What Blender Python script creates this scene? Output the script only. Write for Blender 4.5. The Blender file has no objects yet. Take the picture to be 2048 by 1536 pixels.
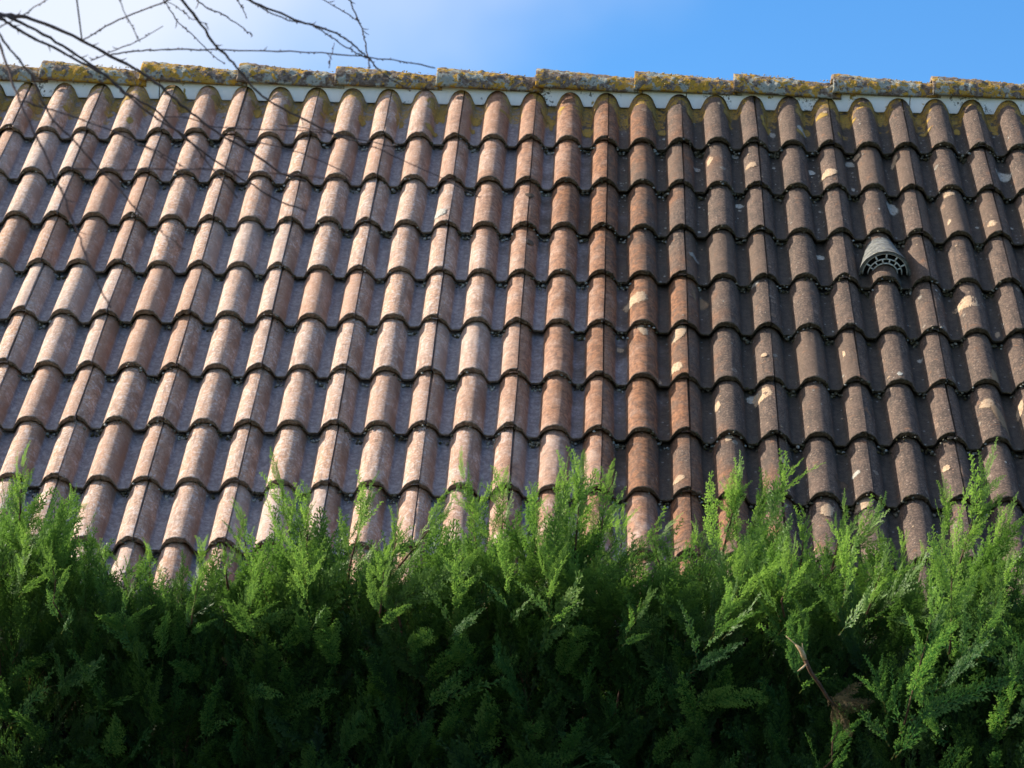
import bpy, bmesh, math, random
import numpy as np
from mathutils import Vector, Matrix, Euler, noise

random.seed(7)
rng = np.random.default_rng(7)
scene = bpy.context.scene
COL = scene.collection
R = math.radians

# ------------------------------------------------------------------ roof frame
S45 = math.sqrt(0.5)
O = Vector((0.0, 0.0, 5.08))                 # first seam at the ridge course, crest level
EX, EY, EN = Vector((1, 0, 0)), Vector((0, S45, S45)), Vector((0, -S45, S45))
GAUGE, TW, PITCH, HROLL = 0.34146, 0.300, 0.150, 0.055


def RW(x, y, n=0.0):                          # roof coordinates -> world
    return O + EX * x + EY * y + EN * n


ROOF_M = Matrix(((1, 0, 0, O.x), (0, S45, -S45, O.y), (0, S45, S45, O.z), (0, 0, 0, 1)))

# ------------------------------------------------------------------ camera
cam_d = bpy.data.cameras.new('camera')
cam = bpy.data.objects.new('camera', cam_d)
COL.objects.link(cam)
scene.camera = cam
FPX = 5675.2
cam_d.sensor_width = 36
cam_d.lens = FPX / 2048 * 36
cam_d.clip_start, cam_d.clip_end = 0.1, 3000
CAM = RW(0.0029, -10.3331, 5.4832)


def rv(a):
    return (EX * a[0] + EY * a[1] + EN * a[2]).normalized()


FWD = rv((-0.03239885, 0.83059043, -0.55594051))
RIGHT = rv((0.99923772, 0.03903812, 0.00009))
UP = RIGHT.cross(FWD).normalized()
RIGHT = FWD.cross(UP).normalized()
cam.matrix_world = Matrix(((RIGHT.x, UP.x, -FWD.x, CAM.x), (RIGHT.y, UP.y, -FWD.y, CAM.y),
                           (RIGHT.z, UP.z, -FWD.z, CAM.z), (0, 0, 0, 1)))
cam_d.dof.use_dof = True
cam_d.dof.focus_distance = 7.8
cam_d.dof.aperture_fstop = 20


def ray(px, py):
    return (FWD + RIGHT * ((px - 1024) / FPX) + UP * ((768 - py) / FPX))


def at(px, py, depth):                        # point at a given depth in front of the camera
    return CAM + ray(px, py) * depth


def on_roof(px, py, n=0.0):                   # roof coordinates of a pixel on the plane n
    d = ray(px, py)
    t = (n - (CAM - O).dot(EN)) / d.dot(EN)
    p = CAM + d * t - O
    return p.dot(EX), p.dot(EY)


# ------------------------------------------------------------------ light
SUN = (EX * -3.3 + EY * 2.05 + EN * 1.02).normalized()   # towards the sun
sun_el = math.asin(SUN.z)
sun_az = math.atan2(SUN.x, SUN.y)             # from +Y towards +X
w = bpy.data.worlds.new('World')
scene.world = w
w.use_nodes = True
nt = w.node_tree
nt.nodes.clear()
sky = nt.nodes.new('ShaderNodeTexSky')
sky.sky_type = 'NISHITA'
sky.sun_disc = False
sky.sun_elevation = sun_el
sky.sun_rotation = sun_az
sky.air_density, sky.dust_density, sky.ozone_density = 1.0, 0.0, 5.0
bg = nt.nodes.new('ShaderNodeBackground')
bg.inputs['Strength'].default_value = 0.115
wo = nt.nodes.new('ShaderNodeOutputWorld')
tc = nt.nodes.new('ShaderNodeTexCoord')
nz = nt.nodes.new('ShaderNodeTexNoise')
nz.inputs['Scale'].default_value = 3.2
nz.inputs['Detail'].default_value = 5
nz.inputs['Roughness'].default_value = 0.5
nt.links.new(tc.outputs['Generated'], nz.inputs['Vector'])
# thin cloud bank that lies on the sun's side of the sky
dt = nt.nodes.new('ShaderNodeVectorMath')
dt.operation = 'DOT_PRODUCT'
dt.inputs[1].default_value = (-0.97, 0.10, 0.22)
nt.links.new(tc.outputs['Generated'], dt.inputs[0])
ma = nt.nodes.new('ShaderNodeMath')
ma.operation = 'MULTIPLY_ADD'
ma.inputs[1].default_value = 0.42
nt.links.new(nz.outputs['Fac'], ma.inputs[0])
nt.links.new(dt.outputs['Value'], ma.inputs[2])
mr = nt.nodes.new('ShaderNodeMapRange')
mr.interpolation_type = 'SMOOTHSTEP'
mr.inputs['From Min'].default_value = 0.35
mr.inputs['From Max'].default_value = 0.52
mr.inputs['To Max'].default_value = 0.85
nt.links.new(ma.outputs[0], mr.inputs['Value'])
mx = nt.nodes.new('ShaderNodeMix')
mx.data_type = 'RGBA'
mx.inputs[7].default_value = (4.5, 4.65, 5.0, 1)
nt.links.new(mr.outputs['Result'], mx.inputs[0])
hsv = nt.nodes.new('ShaderNodeHueSaturation')
hsv.inputs['Saturation'].default_value = 1.2
nt.links.new(sky.outputs[0], hsv.inputs['Color'])
nt.links.new(hsv.outputs[0], mx.inputs[6])
nt.links.new(mx.outputs[2], bg.inputs['Color'])
nt.links.new(bg.outputs[0], wo.inputs[0])

sun_d = bpy.data.lights.new('sun', 'SUN')
sun_d.energy = 5.0
sun_d.angle = R(0.5)
sun_d.color = (1.0, 0.91, 0.77)
sun_o = bpy.data.objects.new('sun', sun_d)
COL.objects.link(sun_o)
sun_o.rotation_euler = SUN.to_track_quat('Z', 'Y').to_euler()
sun_o.location = (-20, 0, 20)

scene.view_settings.view_transform = 'Standard'
scene.view_settings.look = 'None'
scene.view_settings.gamma = 1
scene.view_settings.use_curve_mapping = False
scene.view_settings.exposure = 0.92


# ------------------------------------------------------------------ node helpers
class NT:
    def __init__(self, name):
        self.m = bpy.data.materials.new(name)
        self.m.use_nodes = True
        self.t = self.m.node_tree
        self.t.nodes.clear()
        self.out = self.t.nodes.new('ShaderNodeOutputMaterial')

    def n(self, typ, **kw):
        o = self.t.nodes.new('ShaderNode' + typ)
        for k, v in kw.items():
            setattr(o, k, v)
        return o

    def put(self, sock, v):
        if isinstance(v, bpy.types.NodeSocket):
            self.t.links.new(v, sock)
        elif isinstance(v, (tuple, list)) and len(v) == 3 and sock.type == 'RGBA':
            sock.default_value = (*v, 1)
        else:
            sock.default_value = v

    def math(self, op, a, b=0.0, c=0.0, clamp=False):
        o = self.n('Math', operation=op, use_clamp=clamp)
        self.put(o.inputs[0], a)
        self.put(o.inputs[1], b)
        self.put(o.inputs[2], c)
        return o.outputs[0]

    def noise(self, scale, detail=3, rough=0.55, vec=None, dist=0.0):
        o = self.n('TexNoise')
        o.inputs['Scale'].default_value = scale
        o.inputs['Detail'].default_value = detail
        o.inputs['Roughness'].default_value = rough
        o.inputs['Distortion'].default_value = dist
        self.put(o.inputs['Vector'], vec if vec is not None else self.pos())
        return o.outputs['Fac']

    def vor(self, scale, vec=None, feature='F1', rnd=1.0):
        o = self.n('TexVoronoi', feature=feature)
        o.inputs['Scale'].default_value = scale
        o.inputs['Randomness'].default_value = rnd
        self.put(o.inputs['Vector'], vec if vec is not None else self.pos())
        return o

    def pos(self):
        if not hasattr(self, '_p'):
            self._p = self.n('NewGeometry').outputs['Position']
        return self._p

    def xyz(self):
        if not hasattr(self, '_x'):
            s = self.n('SeparateXYZ')
            self.put(s.inputs[0], self.pos())
            self._x = s.outputs
        return self._x

    def ss(self, v, a, b, lo=0.0, hi=1.0, kind='SMOOTHSTEP'):
        o = self.n('MapRange', interpolation_type=kind)
        self.put(o.inputs['Value'], v)
        for k, q in (('From Min', a), ('From Max', b), ('To Min', lo), ('To Max', hi)):
            self.put(o.inputs[k], q)
        return o.outputs['Result']

    def mix(self, f, a, b, mode='MIX'):
        o = self.n('Mix', data_type='RGBA', blend_type=mode)
        self.put(o.inputs[0], f)
        self.put(o.inputs[6], a)
        self.put(o.inputs[7], b)
        return o.outputs[2]

    def attr(self, name):
        return self.n('Attribute', attribute_name=name)

    def stretch(self, sc):
        o = self.n('VectorMath', operation='MULTIPLY')
        self.put(o.inputs[0], self.pos())
        o.inputs[1].default_value = sc
        return o.outputs[0]

    def rand(self):
        return self.n('ObjectInfo').outputs['Random']

    def bump(self, h, strength=0.5, dist=0.002, nrm=None):
        o = self.n('Bump')
        o.inputs['Strength'].default_value = strength
        o.inputs['Distance'].default_value = dist
        self.put(o.inputs['Height'], h)
        if nrm is not None:
            self.put(o.inputs['Normal'], nrm)
        return o.outputs[0]

    def done(self, color, rough=0.8, spec=0.4, nrm=None, **kw):
        b = self.n('BsdfPrincipled')
        self.put(b.inputs['Base Color'], color)
        self.put(b.inputs['Roughness'], rough)
        self.put(b.inputs['Specular IOR Level'], spec)
        if nrm is not None:
            self.put(b.inputs['Normal'], nrm)
        for k, v in kw.items():
            self.put(b.inputs[k], v)
        self.t.links.new(b.outputs[0], self.out.inputs[0])
        return self.m


# ------------------------------------------------------------------ materials
def slope_y(m):                               # distance up the roof from world position
    x = m.xyz()
    a = m.math('MULTIPLY', x[1], S45)
    b = m.math('MULTIPLY_ADD', x[2], S45, -O.z * S45)
    return m.math('ADD', a, b)


def mat_tile():
    m = NT('concrete_tile')
    x = m.xyz()
    rnd = m.rand()
    hgt = m.attr('hgt').outputs['Fac']
    nose = m.attr('nose').outputs['Fac']
    flank = m.attr('flank').outputs['Fac']
    n60 = m.noise(62, 5, 0.65, dist=0.6)
    streak = m.noise(1.0, 4, 0.6, vec=m.stretch((70, 9, 9)))
    sy = slope_y(m)
    big = m.noise(2.2, 3, 0.6)
    mid = m.noise(9, 4, 0.6)
    fine = m.noise(130, 4, 0.7)
    grain = m.noise(420, 2, 0.6)
    # how far the black algae has spread: clean on the left, grown over on the right
    g = m.math('MULTIPLY_ADD', m.math('SUBTRACT', big, 0.5), 0.9, x[0])
    g = m.math('MULTIPLY_ADD', m.math('SUBTRACT', mid, 0.5), 0.7, g)
    g = m.math('ADD', m.math('MULTIPLY_ADD', sy, 0.11, g), 0.13)
    g = m.math('MULTIPLY_ADD', m.math('SUBTRACT', rnd, 0.5), 0.22, g)
    dirt = m.ss(g, -0.38, 0.14)
    # bare concrete
    c1 = m.mix(m.ss(mid, 0.36, 0.64), (0.48, 0.27, 0.17), (0.52, 0.245, 0.115))
    c1 = m.mix(m.ss(m.noise(24, 4, 0.7), 0.48, 0.72), c1, (0.50, 0.37, 0.31))
    c1 = m.mix(m.ss(fine, 0.50, 0.60, 0, 0.75), c1, (0.68, 0.52, 0.40))
    c1 = m.mix(m.ss(fine, 0.46, 0.34, 0, 0.75), c1, (0.19, 0.105, 0.07))
    c1 = m.mix(m.ss(grain, 0.52, 0.75, 0, 0.5), c1, (0.22, 0.12, 0.08))
    c1 = m.mix(m.ss(m.noise(17, 5, 0.65, dist=1.5), 0.60, 0.72, 0, 0.7), c1, (0.20, 0.10, 0.055))
    c1 = m.mix(m.math('MULTIPLY', rnd, 0.25), c1, (0.46, 0.33, 0.28))
    c1 = m.mix(m.ss(n60, 0.44, 0.33, 0, 0.7), c1, (0.20, 0.11, 0.07))
    c1 = m.mix(m.ss(n60, 0.53, 0.62, 0, 0.75), c1, (0.66, 0.56, 0.51))
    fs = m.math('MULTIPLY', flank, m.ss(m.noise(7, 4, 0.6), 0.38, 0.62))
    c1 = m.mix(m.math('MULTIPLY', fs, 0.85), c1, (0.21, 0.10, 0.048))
    c1 = m.mix(m.ss(streak, 0.52, 0.64, 0, 0.65), c1, (0.22, 0.12, 0.08))
    r2 = m.math('FRACT', m.math('MULTIPLY', rnd, 17.31))
    c1 = m.mix(m.math('MULTIPLY', m.ss(r2, 0.6, 1.0), 0.55), c1, (0.36, 0.16, 0.075))
    c1 = m.mix(m.math('MULTIPLY', m.ss(r2, 0.4, 0.0), 0.35), c1, (0.56, 0.44, 0.38))
    # algae film
    c2 = m.mix(m.ss(m.noise(14, 4, 0.65), 0.3, 0.7), (0.070, 0.048, 0.037), (0.135, 0.086, 0.062))
    c2 = m.mix(m.ss(fine, 0.50, 0.62, 0, 0.85), c2, (0.24, 0.165, 0.12))
    c2 = m.mix(m.ss(fine, 0.45, 0.34, 0, 0.7), c2, (0.035, 0.027, 0.024))
    c2 = m.mix(m.ss(n60, 0.56, 0.68, 0, 0.7), c2, (0.23, 0.155, 0.115))
    c2 = m.mix(m.ss(streak, 0.52, 0.66, 0, 0.5), c2, (0.045, 0.034, 0.028))
    vo = m.vor(62)
    vd = m.math('ADD', vo.outputs['Distance'], m.math('MULTIPLY', m.math('SUBTRACT', fine, 0.5), 0.5))
    sp = m.math('MULTIPLY', m.ss(vd, 0.32, 0.16), m.ss(m.n('SeparateColor').outputs[0], 0.0, 1.0)) if False else m.ss(vd, 0.22, 0.10)
    sepc = m.n('SeparateColor')
    m.put(sepc.inputs[0], vo.outputs['Color'])
    pick = m.ss(sepc.outputs[0], 0.52, 0.56)
    c2 = m.mix(m.math('MULTIPLY', m.math('MULTIPLY', sp, pick), 0.8), c2, m.mix(sepc.outputs[1], (0.36, 0.19, 0.11), (0.42, 0.36, 0.30)))
    c2 = m.mix(m.math('MULTIPLY', m.ss(r2, 0.55, 1.0), 0.4), c2, (0.15, 0.095, 0.062))
    # worn orange patches showing through
    wn = m.noise(21, 5, 0.6, dist=0.8)
    worn = m.math('MULTIPLY', m.ss(wn, 0.60, 0.68), m.ss(mid, 0.40, 0.56))
    c2 = m.mix(m.math('MULTIPLY', worn, 0.62), c2, (0.30, 0.145, 0.075))
    # rings of lichen
    v2 = m.vor(13)
    rd = m.math('ADD', v2.outputs['Distance'], m.math('MULTIPLY', m.math('SUBTRACT', m.noise(60, 3), 0.5), 0.22))
    s2 = m.n('SeparateColor')
    m.put(s2.inputs[0], v2.outputs['Color'])
    ring = m.math('MULTIPLY', m.ss(rd, 0.17, 0.13), m.ss(s2.outputs[0], 0.72, 0.74))
    ringi = m.ss(rd, 0.05, 0.13, 0.35, 1.0)
    c2 = m.mix(m.math('MULTIPLY', m.math('MULTIPLY', ring, ringi), 0.65), c2, m.mix(s2.outputs[1], (0.38, 0.22, 0.13), (0.36, 0.35, 0.30)))
    col = m.mix(dirt, c1, c2)
    # transition band keeps a rust stain
    rust = m.math('MULTIPLY', m.ss(g, -0.75, -0.22), m.ss(g, 0.42, 0.02))
    rust = m.math('MULTIPLY', rust, m.ss(m.noise(12, 4, 0.6, dist=1.0), 0.30, 0.58, 0.35, 1.0))
    col = m.mix(m.math('MULTIPLY', rust, 0.85), col, m.mix(m.ss(n60, 0.38, 0.62), (0.15, 0.058, 0.024), (0.40, 0.17, 0.072)))
    # silt in the water channels, its left part paled with painted sky sheen
    hn = m.math('MULTIPLY_ADD', m.math('SUBTRACT', mid, 0.5), 0.25, hgt)
    ch = m.ss(hn, 0.27, 0.05)
    silt_sheen = m.mix(dirt, m.mix(m.ss(m.noise(60, 4, 0.7), 0.4, 0.7), (0.18, 0.17, 0.195), (0.44, 0.42, 0.45)),
                 m.mix(m.ss(m.noise(50, 4, 0.7), 0.4, 0.7), (0.040, 0.034, 0.028), (0.095, 0.080, 0.062)))
    col = m.mix(m.math('MULTIPLY', ch, 0.85), col, silt_sheen)
    # pale droppings / lichen flecks in the channels
    v3 = m.vor(48)
    s3 = m.n('SeparateColor')
    m.put(s3.inputs[0], v3.outputs['Color'])
    fl = m.math('MULTIPLY', m.ss(v3.outputs['Distance'], 0.26, 0.16), m.ss(s3.outputs[0], 0.80, 0.82))
    fl = m.math('MULTIPLY', fl, m.ss(hgt, 0.5, 0.2))
    col = m.mix(m.math('MULTIPLY', fl, 0.55), col, (0.40, 0.40, 0.38))
    # growth on the nose
    nn = m.math('MULTIPLY_ADD', m.math('SUBTRACT', fine, 0.5), 0.012, nose)
    nm = m.ss(nn, 0.007, -0.001)
    col = m.mix(m.math('MULTIPLY', nm, 0.93), col, m.mix(m.ss(fine, 0.4, 0.65), m.mix(dirt, (0.14, 0.10, 0.07), (0.060, 0.046, 0.030)), m.mix(dirt, (0.34, 0.27, 0.20), (0.19, 0.15, 0.10))))
    # mustard lichen that washes down from the ridge
    yl = m.math('MULTIPLY_ADD', m.math('SUBTRACT', m.noise(11, 4, 0.6), 0.5), 0.62, sy)
    yl = m.math('MULTIPLY_ADD', hgt, -0.17, yl)
    yl = m.math('MULTIPLY_ADD', flank, 0.06, yl)
    ym = m.ss(yl, -0.125, -0.085)
    ym = m.math('MULTIPLY', ym, m.ss(m.noise(40, 3, 0.6), 0.36, 0.50))
    col = m.mix(m.math('MULTIPLY', ym, 0.9), col, m.mix(m.ss(fine, 0.42, 0.58), (0.56, 0.31, 0.03), (0.20, 0.14, 0.045)))
    h = m.math('ADD', m.math('MULTIPLY', fine, 0.6), m.math('MULTIPLY', grain, 0.55))
    nrm = m.bump(h, 1.0, 0.0065)
    rough = m.math('ADD', m.math('MULTIPLY', ch, -0.26), m.math('MULTIPLY_ADD', dirt, 0.12, 0.62))
    spec = m.math('MULTIPLY_ADD', dirt, -0.35, 0.65)
    return m.done(col, rough, spec, nrm)


def mat_ridge():
    m = NT('lichened_ridge_tile')
    a = m.noise(26, 5, 0.65, dist=0.7)
    b = m.noise(60, 5, 0.7)
    c = m.noise(15, 4, 0.6)
    f = m.noise(220, 3, 0.7)
    col = m.mix(m.ss(b, 0.4, 0.62), (0.12, 0.085, 0.065), (0.24, 0.19, 0.155))
    col = m.mix(m.ss(c, 0.50, 0.56), col, m.mix(b, (0.21, 0.22, 0.19), (0.42, 0.42, 0.36)))
    col = m.mix(m.ss(m.math('MULTIPLY_ADD', m.rand(), 0.06, a), 0.53, 0.58, 0, 0.95), col, m.mix(m.ss(b, 0.35, 0.62), (0.52, 0.28, 0.02), (0.36, 0.22, 0.045)))
    col = m.mix(m.ss(m.noise(85, 4, 0.6), 0.60, 0.66, 0, 0.85), col, (0.035, 0.028, 0.02))
    col = m.mix(m.ss(f, 0.60, 0.72, 0, 0.7), col, (0.50, 0.46, 0.36))
    h = m.math('ADD', m.math('MULTIPLY', b, 1.0), m.math('MULTIPLY', f, 0.35))
    return m.done(col, 0.9, 0.2, m.bump(h, 0.9, 0.008))


def mat_blob(name, c0, c1, rough=0.95):
    m = NT(name)
    a = m.attr('tint').outputs['Fac']
    col = m.mix(m.noise(300, 3, 0.6), c0, c1)
    col = m.mix(a, col, m.mix(0.5, c1, (0.35, 0.33, 0.28)))
    return m.done(col, rough, 0.15, m.bump(m.noise(500, 2), 0.6, 0.002))


def mat_flash():
    m = NT('white_painted_metal')
    x = m.xyz()
    a = m.noise(70, 5, 0.7, dist=0.5)
    b = m.noise(7, 3, 0.6)
    g = m.math('MULTIPLY_ADD', x[0], 0.035, b)
    col = m.mix(m.ss(m.noise(30, 4), 0.35, 0.7, 0, 0.5), (0.88, 0.87, 0.85), (0.80, 0.79, 0.77))
    col = m.mix(m.math('MULTIPLY', m.ss(a, 0.52, 0.58), m.ss(g, 0.56, 0.62)), col, (0.10, 0.09, 0.07))
    y = m.noise(11, 4, 0.6)
    col = m.mix(m.math('MULTIPLY', m.ss(y, 0.63, 0.66), m.ss(a, 0.35, 0.45)), col, (0.36, 0.24, 0.035))
    return m.done(col, 0.45, 0.4, m.bump(m.noise(12, 2), 0.15, 0.004))


def mat_simple(name, c0, c1, scale, rough=0.85, bump=0.4, dist=0.004, spec=0.3, thr=(0.35, 0.65)):
    m = NT(name)
    a = m.noise(scale, 5, 0.65)
    return m.done(m.mix(m.ss(a, *thr), c0, c1), rough, spec, m.bump(m.noise(scale * 6, 4, 0.7), bump, dist))


def mat_hood():
    m = NT('grey_concrete_hood')
    a = m.noise(38, 5, 0.7)
    b = m.noise(160, 4, 0.7)
    col = m.mix(m.ss(a, 0.35, 0.65), (0.11, 0.113, 0.108), (0.235, 0.238, 0.228))
    col = m.mix(m.ss(b, 0.53, 0.64, 0, 0.8), col, (0.10, 0.095, 0.075))
    col = m.mix(m.ss(m.noise(90, 3), 0.60, 0.68, 0, 0.6), col, (0.40, 0.36, 0.22))
    return m.done(col, 0.95, 0.15, m.bump(m.math('ADD', a, b), 0.8, 0.006))


def mat_foliage(name, dark, mid, tipc, trans=0.35):
    m = NT(name)
    tip = m.attr('tip').outputs['Fac']
    rnd = m.rand()
    c = m.mix(rnd, dark, mid)
    c = m.mix(m.ss(m.noise(3.0, 3, 0.6), 0.35, 0.7, 0, 0.55), c, mid)
    c = m.mix(m.math('MULTIPLY', m.ss(tip, 0.25, 1.0), m.math('MULTIPLY_ADD', rnd, 0.36, 0.12)), c, tipc)
    c = m.mix(m.ss(m.noise(700, 2), 0.5, 0.8, 0, 0.3), c, (0.02, 0.04, 0.015))
    young_lit = m.ss(m.xyz()[2], 2.22, 2.50)      # fresh growth towards the top, with sunlit brightness put into the colour
    c = m.mix(m.math('MULTIPLY', young_lit, m.math('MULTIPLY_ADD', tip, 0.5, 0.22)), c, tipc)
    woody = m.attr('wood').outputs['Fac']
    c = m.mix(woody, c, (0.12, 0.065, 0.035))
    b = m.n('BsdfPrincipled')
    m.put(b.inputs['Base Color'], c)
    b.inputs['Roughness'].default_value = 0.42
    b.inputs['Specular IOR Level'].default_value = 0.22
    t = m.n('BsdfTranslucent')
    m.put(t.inputs['Color'], m.mix(0.5, c, m.mix(1.0, c, (1.4, 1.6, 0.55), 'MULTIPLY')))
    s = m.n('MixShader')
    m.put(s.inputs[0], trans)
    m.t.links.new(b.outputs[0], s.inputs[1])
    m.t.links.new(t.outputs[0], s.inputs[2])
    m.t.links.new(s.outputs[0], m.out.inputs[0])
    return m.m


M = {
    'tile': mat_tile(), 'ridge': mat_ridge(), 'flash': mat_flash(), 'hood': mat_hood(),
    'grille': mat_simple('pale_plastic', (0.62, 0.62, 0.60), (0.75, 0.75, 0.72), 60, 0.6, 0.1),
    'void': mat_simple('duct_shade', (0.012, 0.012, 0.012), (0.02, 0.02, 0.018), 30, 0.9),
    'moss': mat_blob('dark_moss', (0.028, 0.026, 0.010), (0.095, 0.078, 0.040)),
    'crumb': mat_blob('pale_lichen_crumbs', (0.20, 0.20, 0.18), (0.42, 0.42, 0.38)),
    'crust': mat_blob('mustard_lichen', (0.32, 0.19, 0.03), (0.48, 0.36, 0.14)),
    'mortar': mat_simple('dark_mortar', (0.05, 0.042, 0.032), (0.11, 0.09, 0.07), 60, 0.95),
    'render': mat_simple('cream_render', (0.50, 0.46, 0.38), (0.58, 0.54, 0.46), 6, 0.95),
    'wood': mat_simple('roof_underlay', (0.03, 0.025, 0.02), (0.06, 0.045, 0.035), 12, 0.95),
    'zinc': mat_simple('zinc', (0.30, 0.31, 0.32), (0.42, 0.43, 0.44), 20, 0.45, 0.1),
    'grass': mat_simple('lawn', (0.035, 0.06, 0.018), (0.075, 0.10, 0.03), 3, 0.95, 0.8, 0.03),
    'bark': mat_simple('twig_bark', (0.075, 0.042, 0.040), (0.15, 0.09, 0.083), 90, 0.75, 0.6, 0.002),
    'trunk': mat_simple('rough_bark', (0.07, 0.055, 0.045), (0.16, 0.13, 0.10), 30, 0.95, 1.0, 0.02),
    'red_bark': mat_simple('cypress_bark', (0.065, 0.032, 0.022), (0.14, 0.07, 0.045), 60, 0.85, 0.6, 0.003),
    'cut': mat_simple('torn_wood', (0.42, 0.27, 0.14), (0.62, 0.44, 0.26), 160, 0.85, 0.6, 0.002),
    'dead': mat_simple('dead_foliage', (0.055, 0.038, 0.018), (0.15, 0.105, 0.05), 60, 0.9, 0.3),
    'core': mat_simple('hedge_shade', (0.010, 0.012, 0.007), (0.025, 0.022, 0.013), 40, 0.95, 1.0, 0.03),
    'young_lit_leaf': mat_foliage('young_lit_cypress_foliage', (0.020, 0.080, 0.036), (0.062, 0.175, 0.052), (0.38, 0.54, 0.13), 0.46),
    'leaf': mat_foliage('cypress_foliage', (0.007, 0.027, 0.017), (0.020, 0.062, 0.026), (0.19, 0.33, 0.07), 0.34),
}


# ------------------------------------------------------------------ object helpers
def link(o, parent=None):
    COL.objects.link(o)
    if parent is not None:
        o.parent = parent
    return o


def mesh(name, verts, faces, mat, smooth=True, attrs=None):
    me = bpy.data.meshes.new(name)
    me.from_pydata([tuple(v) for v in verts], [], faces)
    if smooth:
        me.polygons.foreach_set('use_smooth', [True] * len(me.polygons))
    me.materials.append(mat)
    for k, vals in (attrs or {}).items():
        a = me.attributes.new(k, 'FLOAT', 'POINT')
        a.data.foreach_set('value', np.asarray(vals, dtype=np.float32))
    me.update()
    return me


WM = {}


def obj(name, me, parent=None, M4=None):
    o = bpy.data.objects.new(name, me)
    link(o, parent)
    M4 = M4 or Matrix.Identity(4)             # M4 is where the mesh stands in the world
    WM[o.name] = M4
    if parent is not None:
        o.matrix_basis = WM[parent.name].inverted() @ M4
    else:
        o.matrix_basis = M4
    return o


def thing(name, loc, label, cat, group=None):
    o = bpy.data.objects.new(name, None)
    o.empty_display_size = 0.2
    link(o)
    o.location = loc
    WM[o.name] = Matrix.Translation(loc)
    o['label'] = label
    o['category'] = cat
    if group:
        o['group'] = group
    return o


class Acc:                                    # gathers geometry for one mesh
    def __init__(self):
        self.v, self.f, self.a = [], [], {}

    def add(self, v, f, **attrs):
        b = len(self.v)
        self.v.extend([tuple(p) for p in v])
        self.f.extend([tuple(i + b for i in q) for q in f])
        for k, val in attrs.items():
            self.a.setdefault(k, []).extend([val] * len(v) if np.isscalar(val) else list(val))

    def box(self, a, b):
        (x0, y0, z0), (x1, y1, z1) = a, b
        v = [(x0, y0, z0), (x1, y0, z0), (x1, y1, z0), (x0, y1, z0), (x0, y0, z1), (x1, y0, z1), (x1, y1, z1), (x0, y1, z1)]
        self.add(v, [(0, 3, 2, 1), (4, 5, 6, 7), (0, 1, 5, 4), (1, 2, 6, 5), (2, 3, 7, 6), (3, 0, 4, 7)])

    def tube(self, pts, radii, n=6, **attrs):
        pts = [Vector(p) for p in pts]
        v, f = [], []
        ref = Vector((0.13, 0.21, 0.97))
        for i, p in enumerate(pts):
            d = (pts[min(i + 1, len(pts) - 1)] - pts[max(i - 1, 0)]).normalized()
            if abs(d.dot(ref)) > 0.95:
                ref = Vector((0.97, 0.1, 0.2))
            s = d.cross(ref).normalized()
            t = d.cross(s)
            for k in range(n):
                a = 2 * math.pi * k / n
                v.append(p + (s * math.cos(a) + t * math.sin(a)) * radii[i])
        for i in range(len(pts) - 1):
            for k in range(n):
                k2 = (k + 1) % n
                f.append((i * n + k, i * n + k2, (i + 1) * n + k2, (i + 1) * n + k))
        f.append(tuple(range((len(pts) - 1) * n, len(pts) * n)))
        f.append(tuple(reversed(range(n))))
        self.add(v, f, **attrs)

    def build(self, name, mat, parent=None, smooth=True, kind=None, M4=None):
        o = obj(name, mesh(name, self.v, self.f, mat, smooth, self.a), parent, M4)
        if kind:
            o['kind'] = kind
        return o


# ------------------------------------------------------------------ ground
def ground():
    n = 60
    v, f = [], []
    for j in range(n + 1):
        for i in range(n + 1):
            a = (i / n * 2 - 1)
            b = (j / n * 2 - 1)
            x = math.copysign(abs(a) ** 2.5, a) * 900
            y = math.copysign(abs(b) ** 2.5, b) * 900 - 4
            v.append((x, y, 0.03 * noise.noise((x * 0.3, y * 0.3, 0))))
    for j in range(n):
        for i in range(n):
            k = j * (n + 1) + i
            f.append((k, k + 1, k + n + 2, k + n + 1))
    o = obj('ground', mesh('ground', v, f, M['grass']))
    o['kind'] = 'structure'


ground()
tb_ = bmesh.new()  # unseen pale slab, added to bounce sunlight up onto the ridge flashing
bmesh.ops.create_cube(tb_, size=1.0, matrix=Matrix.Translation((0, -3.45, 0.0)) @ Matrix.Diagonal((14, 2.2, 0.14, 1)))
me_t = bpy.data.meshes.new('bounce_slab')
tb_.to_mesh(me_t)
tb_.free()
me_t.materials.append(mat_simple('pale_bounce', (0.34, 0.31, 0.26), (0.46, 0.43, 0.37), 40, 0.95))
obj('bounce_slab', me_t)['kind'] = 'structure'

# ------------------------------------------------------------------ tiles
CREST0 = -0.012


def prof(x):                                  # height of the tile profile above its channel
    d = (x - CREST0 + PITCH / 2) % PITCH - PITCH / 2
    a = abs(d)
    if a < 0.0453:
        return 0.005 + math.sqrt(max(0.050 ** 2 - a * a, 0))
    z = 0.02617 - (a - 0.0453) * 2.14
    # soft fillet into the channel
    k = 0.006
    return 0.5 * (z + math.sqrt(z * z + k * k * 0.5))


HP = prof(CREST0)
SLOPE = -0.028 / GAUGE


def tile_surface(x, y):                       # top surface in tile coordinates (crest of the nose = 0)
    return prof(x) - HP + SLOPE * y


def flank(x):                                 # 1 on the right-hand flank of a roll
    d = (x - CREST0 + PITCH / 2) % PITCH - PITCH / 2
    return min(1.0, max(0.0, (d - 0.012) / 0.030)) * min(1.0, max(0.0, (0.066 - d) / 0.012))


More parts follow.
